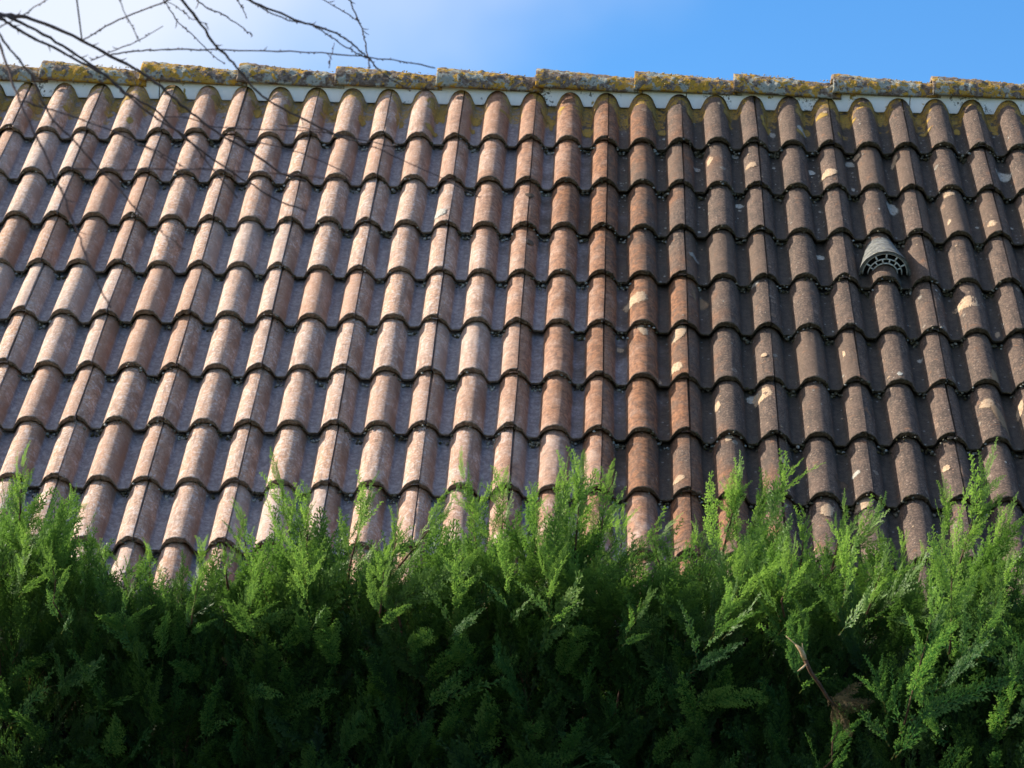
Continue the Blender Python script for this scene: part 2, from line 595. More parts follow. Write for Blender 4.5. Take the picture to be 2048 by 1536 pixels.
def tile_mesh(seed):
    r = random.Random(seed)
    xs = sorted(set([0.0, 0.297] + [round(CREST0 + PITCH * k + t, 5) for k in (0, 1, 2)
                                    for t in (-0.066, -0.060, -0.054, -0.047, -0.040, -0.033, -0.025, -0.016, -0.008, 0, 0.008, 0.016, 0.025, 0.033, 0.040, 0.047, 0.054, 0.060, 0.066)
                                    if 0 < CREST0 + PITCH * k + t < 0.297]))
    ys = [0.0, 0.003, 0.010, 0.03, 0.07, 0.12, 0.17, 0.22, 0.27, 0.32, 0.37, 0.45]
    off = Vector((r.uniform(0, 50), r.uniform(0, 50), seed))
    v, f, hg, no = [], [], [], []

    def rag(x):
        q = 0.0065 * noise.noise(Vector((x * 90, 0, 0)) + off) + 0.003 * noise.noise(Vector((x * 260, 3, 0)) + off)
        if x > 0.27 or x < 0.012:             # the corners by the seam are chipped
            q += r.uniform(0, 0.010)
        return q

    nx = len(xs)
    # front face rows (bottom to top), then the top surface
    for dz in (-0.026, -0.016, -0.006):
        for x in xs:
            dz_ = dz * (0.44 + 0.38 * min(1, prof(x) / HP))
            jj = 0.0016 * noise.noise(Vector((x * 200, dz * 300, 7)) + off)
            jj += 0.003 * noise.noise(Vector((x * 120, dz * 120, 9)) + off)
            v.append((x, 0.001 + rag(x) + jj + (0.003 if dz < -0.02 else 0), tile_surface(x, 0) + dz_ - (0.004 * max(0.0, 1 - x / 0.04))))
            hg.append(min(1, prof(x) / HP))
            no.append(-0.004)
    for j, y in enumerate(ys):
        for x in xs:
            rg = rag(x) if j < 3 else 0
            yy = y + rg * (1 - j / 3)
            z = tile_surface(x, y) + 0.0012 * noise.noise(Vector((x * 34, y * 24, 2)) + off) + 0.0009 * noise.noise(Vector((x * 90, y * 90, 5)) + off)
            z -= 0.0045 * max(0.0, 1 - x / 0.040) ** 0.7
            if j == 0:
                z -= 0.0022
            v.append((x, yy, z))
            hg.append(min(1, prof(x) / HP))
            no.append(y - (0.002 if j == 0 else 0))
    rows = 3 + len(ys)
    for j in range(rows - 1):
        for i in range(nx - 1):
            k = j * nx + i
            f.append((k, k + 1, k + nx + 1, k + nx))
    # side faces and the underlapping tongue
    for side in (0, nx - 1):
        b = len(v)
        for j, y in enumerate(ys):
            x = xs[side]
            v.append((x, y + 0.001, tile_surface(x, y) - 0.017))
            hg.append(0.6)
            no.append(max(y, 0.0))
        for j in range(len(ys) - 1):
            t0 = (3 + j) * nx + side
            t1 = (4 + j) * nx + side
            q = (t0, t1, b + j + 1, b + j)
            f.append(q if side == 0 else tuple(reversed(q)))
    b = len(v)
    for y in (0.004, 0.45):
        for x in (-0.030, -0.015, 0.004):
            v.append((x, y, tile_surface(x, y) - 0.014))
            hg.append(0.6)
            no.append(y)
    for i in range(2):
        f.append((b + i, b + i + 1, b + i + 4, b + i + 3))
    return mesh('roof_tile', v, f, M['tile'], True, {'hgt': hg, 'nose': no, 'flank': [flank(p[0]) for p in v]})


house = thing('house', (0, 2.6, 0), 'house with a steep roof of double roll concrete tiles behind the hedge', 'house')
TILES = [tile_mesh(i) for i in range(10)]
C0, C1, ROWS = -12, 12, 11
tile_pose = {}
for r_ in range(1, ROWS + 1):
    for c in range(C0, C1):
        r = random.Random(r_ * 100 + c)
        m = ROOF_M @ Matrix.Translation((c * TW + r.uniform(-0.0015, 0.0015), -r_ * GAUGE + r.gauss(0, 0.0048), r.uniform(-0.001, 0.002))) \
            @ Matrix.Rotation(R(r.gauss(0, 0.35)), 4, 'Z') @ Matrix.Rotation(R(r.uniform(-0.4, 0.4)), 4, 'Y')
        obj('roof_tile', TILES[r.randrange(10)], house, m)
        tile_pose[(r_, c)] = m

# tiling beyond the picture on both sides, joined
A = Acc()
tv = [v.co[:] for v in TILES[0].vertices]
tf = [tuple(p.vertices) for p in TILES[0].polygons]
th = [d.value for d in TILES[0].attributes['hgt'].data]
tn = [d.value for d in TILES[0].attributes['nose'].data]
for r_ in range(1, ROWS + 1):
    for c in list(range(-18, C0)) + list(range(C1, 18)):
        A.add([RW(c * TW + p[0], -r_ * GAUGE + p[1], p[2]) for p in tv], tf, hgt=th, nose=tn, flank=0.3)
A.build('outer_tiling', M['tile'], house, kind='stuff')

# the boarding under the tiles, back slope, walls, gutter
X0, X1 = -18 * TW, 18 * TW
apex = 0.070                                  # where the slopes meet, measured on the crest plane
ap = RW(0, apex + 0.02, -0.125)
ev = RW(0, -ROWS * GAUGE + 0.06, -0.125)
A = Acc()
A.add([(X0, ev.y, ev.z), (X1, ev.y, ev.z), (X1, ap.y, ap.z), (X0, ap.y, ap.z)], [(0, 1, 2, 3)])
A.build('roof_boarding', M['wood'], house, smooth=False)
A = Acc()
nb = 36 * 12
rows_b = 12
for j in range(rows_b):                       # back slope: stepped courses with the same roll profile
    y0, y1 = j * GAUGE, (j + 1) * GAUGE
    pts, fc = [], []
    for i in range(nb + 1):
        x = X0 + (X1 - X0) * i / nb
        for yy, dz in ((y0, 0.028), (y1, 0.0), (y1, 0.026)):
            n = prof(x) - HP - (0.028 if dz == 0.028 else 0.0)
            n = prof(x) - HP + (-0.028 if yy == y0 else 0.0) - (0.026 if (yy == y1 and dz == 0.026) else 0)
            p = ap + Vector((0, S45 * yy, -S45 * yy)) + Vector((0, S45, S45)) * (n + 0.115)
            pts.append((x, p.y, p.z))
    for i in range(nb):
        k = i * 3
        fc.append((k, k + 1, k + 4, k + 3))
        fc.append((k + 1, k + 2, k + 5, k + 4))
    A.add(pts, fc, hgt=0.7, nose=0.1, flank=0.0)
A.build('back_slope', M['tile'], house, kind='stuff')
yb = ap.y + (ap.y - ev.y)
wz = ev.z - 0.10
A = Acc()
A.box((X0 + 0.15, ev.y + 0.35, 0), (X1 - 0.15, ev.y + 0.60, wz))
A.box((X0 + 0.15, yb - 0.60, 0), (X1 - 0.15, yb - 0.35, wz))
A.build('wall', M['render'], house, smooth=False)
for sx in (X0 + 0.15, X1 - 0.40):
    A = Acc()
    y0, y1 = ev.y + 0.60, yb - 0.60
    prof2 = [(y0, 0), (y1, 0), (y1, wz + 0.02), (yb - 0.45, wz + 0.05), (ap.y, ap.z - 0.12), (ev.y + 0.45, wz + 0.05), (y0, wz + 0.02)]
    prof2 = [(y0, 0), (y1, 0), (y1, wz + 0.4), (ap.y, ap.z - 0.14), (y0, wz + 0.4)]
    k = len(prof2)
    A.add([(sx, a, b) for a, b in prof2] + [(sx + 0.25, a, b) for a, b in prof2],
          [tuple(reversed(range(k))), tuple(range(k, 2 * k))] + [(i, (i + 1) % k, (i + 1) % k + k, i + k) for i in range(k)])
    A.build('gable_wall', M['render'], house, smooth=False)
A = Acc()
pts = []
for k in range(9):
    a = math.pi * k / 8
    pts.append((ev.y - 0.07 - 0.06 * math.cos(a), ev.z - 0.01 - 0.06 * math.sin(a)))
v = [(X0, a, b) for a, b in pts] + [(X1, a, b) for a, b in pts] + [(X0, a * 1.0 + 0.004, b + 0.004) for a, b in pts] + [(X1, a + 0.004, b + 0.004) for a, b in pts]
f = [(i, i + 1, i + 10, i + 9) for i in range(8)] + [(i + 18, i + 27, i + 28, i + 19) for i in range(8)]
A.add(v, f)
A.build('gutter', M['zinc'], house)

# ------------------------------------------------------------------ ridge tiles
RE_Y, RE_N = 0.074, -0.005                     # where the front edge of a ridge tile rests
RR = 0.092


def ridge_mesh(seed):
    L = 0.445
    nl, na = 64, 30
    off = Vector((seed * 7.3, 2.1, 5.5))
    v, f = [], []
    for i in range(nl + 1):
        t = i / nl
        xx = t * L
        rad = RR + 0.016 - 0.028 * t
        for j in range(na + 1):
            a = math.pi * (j / na) * 1.04 - 0.02 * math.pi
            p = Vector((xx * 16, math.cos(a) * 1.6, math.sin(a) * 1.6)) + off
            d = max(0.0, noise.fractal(p * 2.2, 1.0, 2.0, 4) + 0.02) * 0.008
            d += max(0, noise.noise(p * 9)) * 0.0035
            d *= min(1.0, t * 14 + 0.15)
            lip = 0.0
            if i == 0:
                xx2 = 0.003 * noise.noise(p * 4)
            else:
                xx2 = xx + 0.002 * noise.noise(p * 5)
            rr = rad + d + lip
            fl = 0.92                          # slightly flattened crown
            v.append((xx2, -math.cos(a) * rr, math.sin(a) * rr * fl))
    w_ = na + 1
    for i in range(nl):
        for j in range(na):
            k = i * w_ + j
            f.append((k, k + w_, k + w_ + 1, k + 1))
    # end faces, 16 mm thick
    for i, s in ((0, 1), (nl, -1)):
        b = len(v)
        for j in range(w_):
            p = Vector(v[i * w_ + j])
            rr = math.hypot(p.y, p.z)
            q = p * ((rr - 0.017) / rr)
            v.append((p.x + 0.001 * s, q.y, q.z))
        for j in range(na):
            q = (i * w_ + j, i * w_ + j + 1, b + j + 1, b + j)
            f.append(q if s > 0 else tuple(reversed(q)))
    # lower edges and underside
    for jj in (0, na):
        b = len(v)
        for i in range(nl + 1):
            p = Vector(v[i * w_ + jj])
            rr = math.hypot(p.y, p.z)
            v.append((p.x, p.y * (rr - 0.017) / rr, p.z))
        for i in range(nl):
            q = (i * w_ + jj, b + i, b + i + 1, (i + 1) * w_ + jj)
            f.append(q if jj == 0 else tuple(reversed(q)))
    return mesh('ridge_tile', v, f, M['ridge'])


RID = [ridge_mesh(i) for i in range(6)]
edge = RW(0, RE_Y, RE_N)
ridge_c = Vector((0, edge.y + RR, edge.z))
ridge_x = [on_roof(px, 175 + (px - 1217) * 0.015, 0.02)[0] for px in (72, 275, 470, 667, 870, 1070, 1268, 1468, 1667, 1868)]
step = (ridge_x[-1] - ridge_x[0]) / 9
allx = [ridge_x[0] - step * k for k in range(12, 0, -1)] + ridge_x + [ridge_x[-1] + step * k for k in range(1, 11)]
allx = [x for x in allx if X0 - 0.1 < x < X1 - 0.3]
rj = random.Random(5)
for i, x in enumerate(allx):
    m = Matrix.Translation((x, ridge_c.y + rj.uniform(-0.004, 0.004), ridge_c.z + rj.uniform(-0.003, 0.003))) @ \
        Matrix.Rotation(R(1.7 + rj.uniform(-0.6, 0.6)), 4, 'Y') @ Matrix.Rotation(R(rj.uniform(-0.5, 0.5)), 4, 'Z')
    obj('ridge_tile', RID[i % 6], house, m)
# mortar bed that fills the inside of the ridge
A = Acc()
A.box((X0, ridge_c.y - 0.045, ridge_c.z - 0.025), (X1, ridge_c.y + 0.045, ridge_c.z + 0.050))
A.build('mortar_bed', M['mortar'], house, smooth=False)

# ------------------------------------------------------------------ scalloped white flashing under the ridge
FY = 0.080                                    # foot of the strip


def flashing(xa, xb):
    n = int((xb - xa) / 0.004)
    v, f = [], []
    for i in range(n + 1):
        x = xa + (xb - xa) * i / n
        wob = 0.0015 * noise.noise((x * 9, 1, 1))
        zb = -HP + max(prof(x), 0.0) + SLOPE * (GAUGE + FY) + 0.006
        # rounded, slightly widened cut-out over each roll
        zb = max(zb, -HP + SLOPE * (GAUGE + FY) + 0.009)
        y = FY
        lean = 0.55 * (zb + 0.03)                      # the strip leans back towards the ridge
        pts = [(x, y - 0.003 + lean + wob, zb), (x, y + wob + lean, zb + 0.002),
               (x, y + 0.006, -0.012), (x, y + 0.030, -0.008)]
        v.extend([RW(*p) for p in pts])
        v.append(RW(x, y + wob + lean, zb))
    for i in range(n):
        k = i * 5
        for j in range(3):
            f.append((k + j, k + 5 + j, k + 6 + j, k + 1 + j))
    me = mesh('ridge_flashing', v, f, M['flash'])
    o = obj('ridge_flashing', me, house)
    s = o.modifiers.new('thick', 'SOLIDIFY')
    s.thickness = 0.0016
    return o


def fx(px):
    return on_roof(px, 195, 0.0)[0]


joints = [fx(306) - 1.80, fx(306) - 0.9, fx(306), fx(850), fx(1374), fx(1823), fx(1823) + 0.95, fx(1823) + 1.9]
joints = [X0] + joints + [X1]
for a, b in zip(joints[:-1], joints[1:]):
    flashing(a + 0.0015, b - 0.0015)

# ------------------------------------------------------------------ vent hood over a roll
vm = ROOF_M @ Matrix.Translation((3 * TW + CREST0 + PITCH, -4 * GAUGE + 0.085, -HP))
vent = None
A = Acc()
nl, na = 14, 28
L = 0.235


def hood_r(t, inner=0.0):                     # t: 0 at the mouth, 1 at the top
    rad = 0.098 * (1 - t) + 0.054 * t
    cz = 0.004 * (1 - t) + (0.012 - 0.018) * t
    return rad - inner, cz + SLOPE * (t * L + 0.05)


for inner in (0.0, 0.010):
    b0 = len(A.v)
    v, f = [], []
    for i in range(nl + 1):
        t = i / nl
        rad, cz = hood_r(t, inner)
        for j in range(na + 1):
            a = math.pi * j / na
            d = 0.0018 * noise.noise((math.cos(a) * 4, t * 9, math.sin(a) * 4)) if inner == 0 else 0
            # the mouth is cut plumb, leaning forward a little at the crown
            y = t * L + (1 - t) * (-0.012 * math.sin(a))
            v.append((-math.cos(a) * (rad + d), y, cz + math.sin(a) * (rad + d) * (1.17 - 0.12 * t)))
    for i in range(nl):
        for j in range(na):
            k = i * (na + 1) + j
            q = (k, k + 1, k + na + 2, k + na + 1)
            f.append(tuple(reversed(q)) if inner == 0 else q)
    A.add(v, f)
w_ = na + 1
n1 = (nl + 1) * w_
A.f += [(j, n1 + j, n1 + j + 1, j + 1) for j in range(na)]
hood = A.build('vent_hood', M['hood'], house, M4=vm)
sw = vm
A = Acc()                                     # the grille: two rims and the bars between them
Rg, Ri, Rm = 0.083, 0.047, 0.063


def gp(rad, a, y=0.004):
    return Vector((-math.cos(a) * rad, y - 0.012 * math.sin(a), 0.004 + math.sin(a) * rad * 1.17))


for rad, w0 in ((Rg, 0.0027), (Rm, 0.0025), (Ri, 0.0027)):
    A.tube([gp(rad, math.pi * k / 28) for k in range(29)], [w0] * 29, 6)
for k in range(1, 6):
    a = math.pi * (k + 0.0) / 6
    A.tube([gp(Rm, a), gp(Rg, a)], [0.0032] * 2, 6)
for k in range(1, 7):
    a0 = math.pi * (k + 0.0) / 7
    A.tube([gp(Ri, a0), gp(Rm, a0)], [0.0028] * 2, 6)
g = A.build('vent_grille', M['grille'], hood, M4=vm)
A = Acc()
v, f = [], []
for j in range(na + 1):
    a = math.pi * j / na
    v += [gp(0.083, a, 0.026), gp(0.030, a, 0.026)]
f = [(2 * j, 2 * j + 2, 2 * j + 3, 2 * j + 1) for j in range(na)]
A.add(v, f)
A.build('vent_shade_sheet', M['void'], hood, M4=vm)  # black sheet behind the grille, standing in for the shade inside

# ------------------------------------------------------------------ growth on the roof (moss, crumbs, crusts, patches)
ico = bmesh.new()
bmesh.ops.create_icosphere(ico, subdivisions=1, radius=1)
IV = np.array([v.co[:] for v in ico.verts])
IF = [tuple(v.index for v in fc.verts) for fc in ico.faces]
ico.free()


def blobs(name, spots, mat, flat=0.6, seed=1):
    rg = np.random.default_rng(seed)
    V, F, T = [], [], []
    IFa = np.array(IF)
    for k, (p, s) in enumerate(spots):
        sc = np.array([rg.uniform(0.7, 1.3), rg.uniform(0.7, 1.3), flat]) * s
        j = IV * (1 + rg.uniform(-0.28, 0.28, (len(IV), 1)))
        a = rg.uniform(0, 6.28)
        j = j * sc
        j = np.stack([j[:, 0] * math.cos(a) - j[:, 1] * math.sin(a), j[:, 0] * math.sin(a) + j[:, 1] * math.cos(a), j[:, 2]], 1)
        V.append(j + np.array(p))
        F.append(IFa + k * len(IV))
        T.append(np.full(len(IV), rg.uniform(0, 1) ** 2.5))
    V = np.concatenate(V)
    F = np.concatenate(F)
    me = bpy.data.meshes.new(name)
    me.from_pydata(V.tolist(), [], F.tolist())
    me.materials.append(mat)
    a = me.attributes.new('tint', 'FLOAT', 'POINT')
    a.data.foreach_set('value', np.concatenate(T).astype(np.float32))
    me.polygons.foreach_set('use_smooth', [True] * len(me.polygons))
    o = obj(name, me, house, ROOF_M)
    o['kind'] = 'stuff'
    return o


moss, crumb = [], []
for r_ in range(1, ROWS + 1):
    x = -9.5 * TW
    while x < 8 * TW:
        x += rng.exponential(0.0052)
        h = prof(x) / HP
        right = min(1, max(0, (x + 0.4) / 1.2))
        keep = 0.42 + 0.5 * (1 - h)
        if rng.random() > keep * (0.7 + 0.4 * right):
            continue
        cl = noise.noise((x * 12, r_ * 3.1, 0))
        if cl < -0.15:
            continue
        s = rng.uniform(0.0022, 0.0060) * (1.25 - 0.5 * h)
        y = -r_ * GAUGE + rng.normal(-0.001, 0.0035)
        below = rng.random()
        z = prof(x) - HP - 0.002 - below * 0.022
        (moss if rng.random() < 0.86 else crumb).append(((x, y - 0.001, z), s))
    for c in range(-9, 8):                    # tufts that collect in the channels under each nose
        for k in (0, 1):
            cx = c * TW + CREST0 + PITCH * (k + 0.5)
            left = cx < 0.3
            if rng.random() < 0.75:
                for q in range(rng.integers(3, 16)):
                    px_ = cx + rng.normal(0, 0.014)
                    py_ = -r_ * GAUGE + rng.normal(-0.010, 0.008)
                    z = prof(px_) - HP - 0.026 + rng.uniform(0, 0.008)
                    (crumb if (left and rng.random() < 0.5) or rng.random() < 0.05 else moss).append(((px_, py_, z), rng.uniform(0.0025, 0.0075)))
blobs('moss', moss, M['moss'], 0.8, 1)
blobs('pale_lichen', crumb, M['crumb'], 0.7, 2)

# crust on the ridge
spots = []
for i in range(2300):
    x = rng.uniform(allx[0], 2.7)
    a = rng.uniform(0.12, 2.4)
    if noise.noise((x * 9, a * 1.3, 4)) < -0.12:
        continue
    k = max([q for q in allx if q <= x] or [allx[0]])
    t = (x - k) / 0.445
    if t < 0.06:
        continue
    rr = RR + 0.016 - 0.028 * t + 0.002
    p = Vector((x, ridge_c.y - math.cos(a) * rr, ridge_c.z - 0.012 * t * 0.5 + math.sin(a) * rr * 0.93)) - O
    spots.append(((p.dot(EX), p.dot(EY), p.dot(EN)), rng.uniform(0.0012, 0.0040)))
blobs('lichen_crust', spots, M['crust'], 0.8, 3)


def patch(A, x, y, rx, ry, seed, tint, rot=0.0, lift=0.0012):   # a thin crust that follows the tile under it
    n, rings = 22, 4
    r_ = max(1, math.ceil(-y / GAUGE - 1e-6))
    v, f = [], []

    def put(qx, qy, l):
        qy = max(qy, -r_ * GAUGE + 0.006)
        return (qx, qy, tile_surface(qx, qy + r_ * GAUGE) + l + 0.0006)
    v.append(put(x, y, lift))
    ed = [0.0]
    for k in range(1, rings + 1):
        for j in range(n):
            ed.append(k / rings)
            a = 2 * math.pi * j / n
            wv = 1 + 0.24 * noise.noise((math.cos(a) * 1.4, math.sin(a) * 1.4, seed * 3.7)) + 0.16 * noise.noise((math.cos(a) * 4, math.sin(a) * 4, seed * 1.7))
            s = k / rings * wv
            dx, dy = math.cos(a) * rx * s, math.sin(a) * ry * s
            dx, dy = dx * math.cos(rot) - dy * math.sin(rot), dx * math.sin(rot) + dy * math.cos(rot)
            v.append(put(x + dx, y + dy, lift if k < rings else 0.0003))
    for j in range(n):
        f.append((0, 1 + j, 1 + (j + 1) % n))
    for k in range(rings - 1):
        for j in range(n):
            a, b = 1 + k * n + j, 1 + k * n + (j + 1) % n
            f.append((a, a + n, b + n, b))
    A.add(v, f, tint=tint, edge=ed)


def mat_patch(name, c0, c1):
    m = NT(name)
    a = m.noise(120, 5, 0.7)
    t = m.attr('tint').outputs['Fac']
    col = m.mix(m.ss(a, 0.35, 0.65), c0, c1)
    col = m.mix(m.ss(m.noise(60, 4, 0.6), 0.58, 0.68, 0, 0.7), col, (0.10, 0.075, 0.055))
    col = m.mix(m.math('MULTIPLY', t, 0.85), col, (0.14, 0.10, 0.075))
    col = m.mix(m.ss(m.noise(250, 4, 0.7), 0.50, 0.62, 0, 0.6), col, (0.17, 0.115, 0.08))
    m.done(col, 0.9, 0.2, m.bump(a, 0.7, 0.003))
    b = m.out.inputs[0].links[0].from_socket  # crumbling rim: thin growth with holes in it
    e = m.math('MULTIPLY_ADD', m.math('SUBTRACT', m.noise(150, 4, 0.7), 0.5), 0.95, m.attr('edge').outputs['Fac'])
    e = m.math('MULTIPLY_ADD', t, 0.25, e)
    tr = m.n('BsdfTransparent')
    mxs = m.n('MixShader')
    m.put(mxs.inputs[0], m.ss(e, 0.74, 0.86))
    m.t.links.new(b, mxs.inputs[1])
    m.t.links.new(tr.outputs[0], mxs.inputs[2])
    m.t.links.new(mxs.outputs[0], m.out.inputs[0])
    return m.m


orange, white, mustard, tan = Acc(), Acc(), Acc(), Acc()
# pixel position, half width and half height (pixels), kind, fade
seen = [(1940, 603, 26, 12, 'o', 0), (1270, 597, 24, 14, 'o', .1), (1524, 788, 17, 14, 'o', 0), (1504, 799, 12, 9, 'w', .2), (1658, 345, 17, 9, 'o', 0),
        (1622, 345, 9, 6, 'w', 0), (1783, 419, 14, 14, 'w', .1), (2006, 355, 17, 13, 'w', .1), (1892, 389, 18, 8, 'o', .1), (1477, 412, 9, 6, 'w', 0),
        (1968, 411, 9, 6, 'o', .1), (1894, 448, 8, 6, 'o', 0), (1983, 447, 12, 7, 'o', .1), (1641, 515, 9, 6, 'w', .1), (1425, 207, 18, 7, 'o', .2),
        (1418, 324, 8, 12, 'o', .1), (1502, 330, 14, 9, 'o', .4), (1650, 224, 6, 4, 'o', .3), (1788, 326, 6, 12, 'o', .2), (1713, 315, 6, 9, 'o', .2),
        (1400, 607, 16, 16, 'm', .2), (1450, 876, 16, 8, 'o', .2), (1528, 710, 6, 4, 'o', 0), (1683, 713, 7, 8, 'o', 0), (1434, 813, 6, 9, 'o', .1),
        (1800, 748, 5, 4, 'w', 0), (1730, 1003, 18, 13, 'o', .2), (1655, 1020, 14, 12, 'o', .2), (1995, 670, 5, 8, 'o', .3), (1357, 665, 14, 17, 'o', .1),
        (1353, 734, 12, 10, 'o', .0), (880, 425, 14, 10, 'w', .1),
        (1287, 660, 10, 12, 'o', .3), (1604, 260, 12, 9, 'w', .3), (1545, 270, 8, 8, 'w', .4), (1699, 329, 12, 9, 'w', .4),
        (1470, 313, 9, 7, 'w', .5), (1394, 340, 9, 5, 'w', .4), (1388, 513, 14, 7, 'w', .6), (1565, 920, 6, 6, 'o', .1), (1712, 948, 8, 5, 'w', .3),
        (1893, 936, 6, 6, 'o', .1), (1990, 758, 10, 26, 'm', .35), (1998, 830, 10, 36, 'm', .3), (1975, 806, 16, 10, 'o', .3), (1510, 560, 10, 6, 'w', .6),
        (1840, 722, 6, 5, 'w', .4), (2040, 820, 6, 14, 'o', .2), (1357, 958, 12, 7, 'o', .3), (1240, 700, 8, 6, 'o', .2), (1316, 770, 7, 9, 'o', .3),
        (1060, 390, 10, 5, 'k', 0), (1128, 290, 14, 5, 'k', 0), (1060, 484, 8, 6, 'k', 0), 
        (1785, 830, 9, 7, 'k', 0), (1683, 970, 12, 8, 'k', 0)]
black = Acc()
for i, (px, py, hw, hh, kd, fade) in enumerate(seen):
    nn_ = -0.006
    for _ in range(6):
        x, y = on_roof(px, py, nn_)
        rw = max(1, math.ceil(-y / GAUGE - 1e-6))
        nn_ = 0.5 * nn_ + 0.5 * (tile_surface(x, y + rw * GAUGE))
    rr = (hw / 440, hh / 240)
    patch({'o': orange, 'w': white, 'm': tan, 'k': black}[kd], x, y, rr[0], rr[1], i, fade, rot=rng.uniform(-0.3, 0.3))
# scattered small ones over the overgrown right half
for i in range(420):
    x = rng.uniform(0.1, 2.3)
    if rng.random() > (x + 0.3) / 1.6:
        continue
    y = -rng.uniform(0.02, ROWS * GAUGE)
    s = rng.uniform(0.002, 0.0065) * (1 if rng.random() < 0.9 else 1.8)
    patch(orange if rng.random() < 0.6 else white, x, y, s, s * rng.uniform(0.8, 1.5), i + 200, rng.uniform(0.1, 0.7))
for i in range(330):                           # pale flecks in the channels of the upper right courses
    x = rng.uniform(0.0, 2.3)
    y = -abs(rng.normal(0.0, 0.65)) - 0.03
    cx = CREST0 + PITCH * (math.floor((x - CREST0) / PITCH) + 0.5) + rng.normal(0, 0.016)
    s = rng.uniform(0.002, 0.0055) * (1 if rng.random() < 0.88 else 2.0)
    patch(white, cx, y, s, s * rng.uniform(0.7, 1.6), i + 3000, rng.uniform(0, 0.5))
# mustard crusts close to the ridge
for i in range(130):
    x = rng.uniform(-2.6, 2.6)
    y = 0.0 - abs(rng.normal(0.03, 0.08))
    cx = CREST0 + PITCH * (round((x - CREST0) / PITCH - 0.5) + 0.5) + rng.normal(0, 0.02)
    patch(mustard, cx - 0.012, y - 0.005, rng.uniform(0.010, 0.036), rng.uniform(0.015, 0.055), i + 900, rng.uniform(0, 0.4))
for A, nm, c0, c1 in ((orange, 'orange_patches', (0.42, 0.27, 0.165), (0.60, 0.45, 0.30)), (white, 'white_patches', (0.38, 0.37, 0.32), (0.58, 0.56, 0.50)),
                      (mustard, 'mustard_patches', (0.46, 0.28, 0.035), (0.30, 0.21, 0.06)), (tan, 'tan_stains', (0.26, 0.16, 0.09), (0.34, 0.23, 0.13)), (black, 'dark_stains', (0.07, 0.05, 0.035), (0.13, 0.09, 0.06))):
    A.build(nm, mat_patch(nm, c0, c1), house, kind='stuff', M4=ROOF_M)


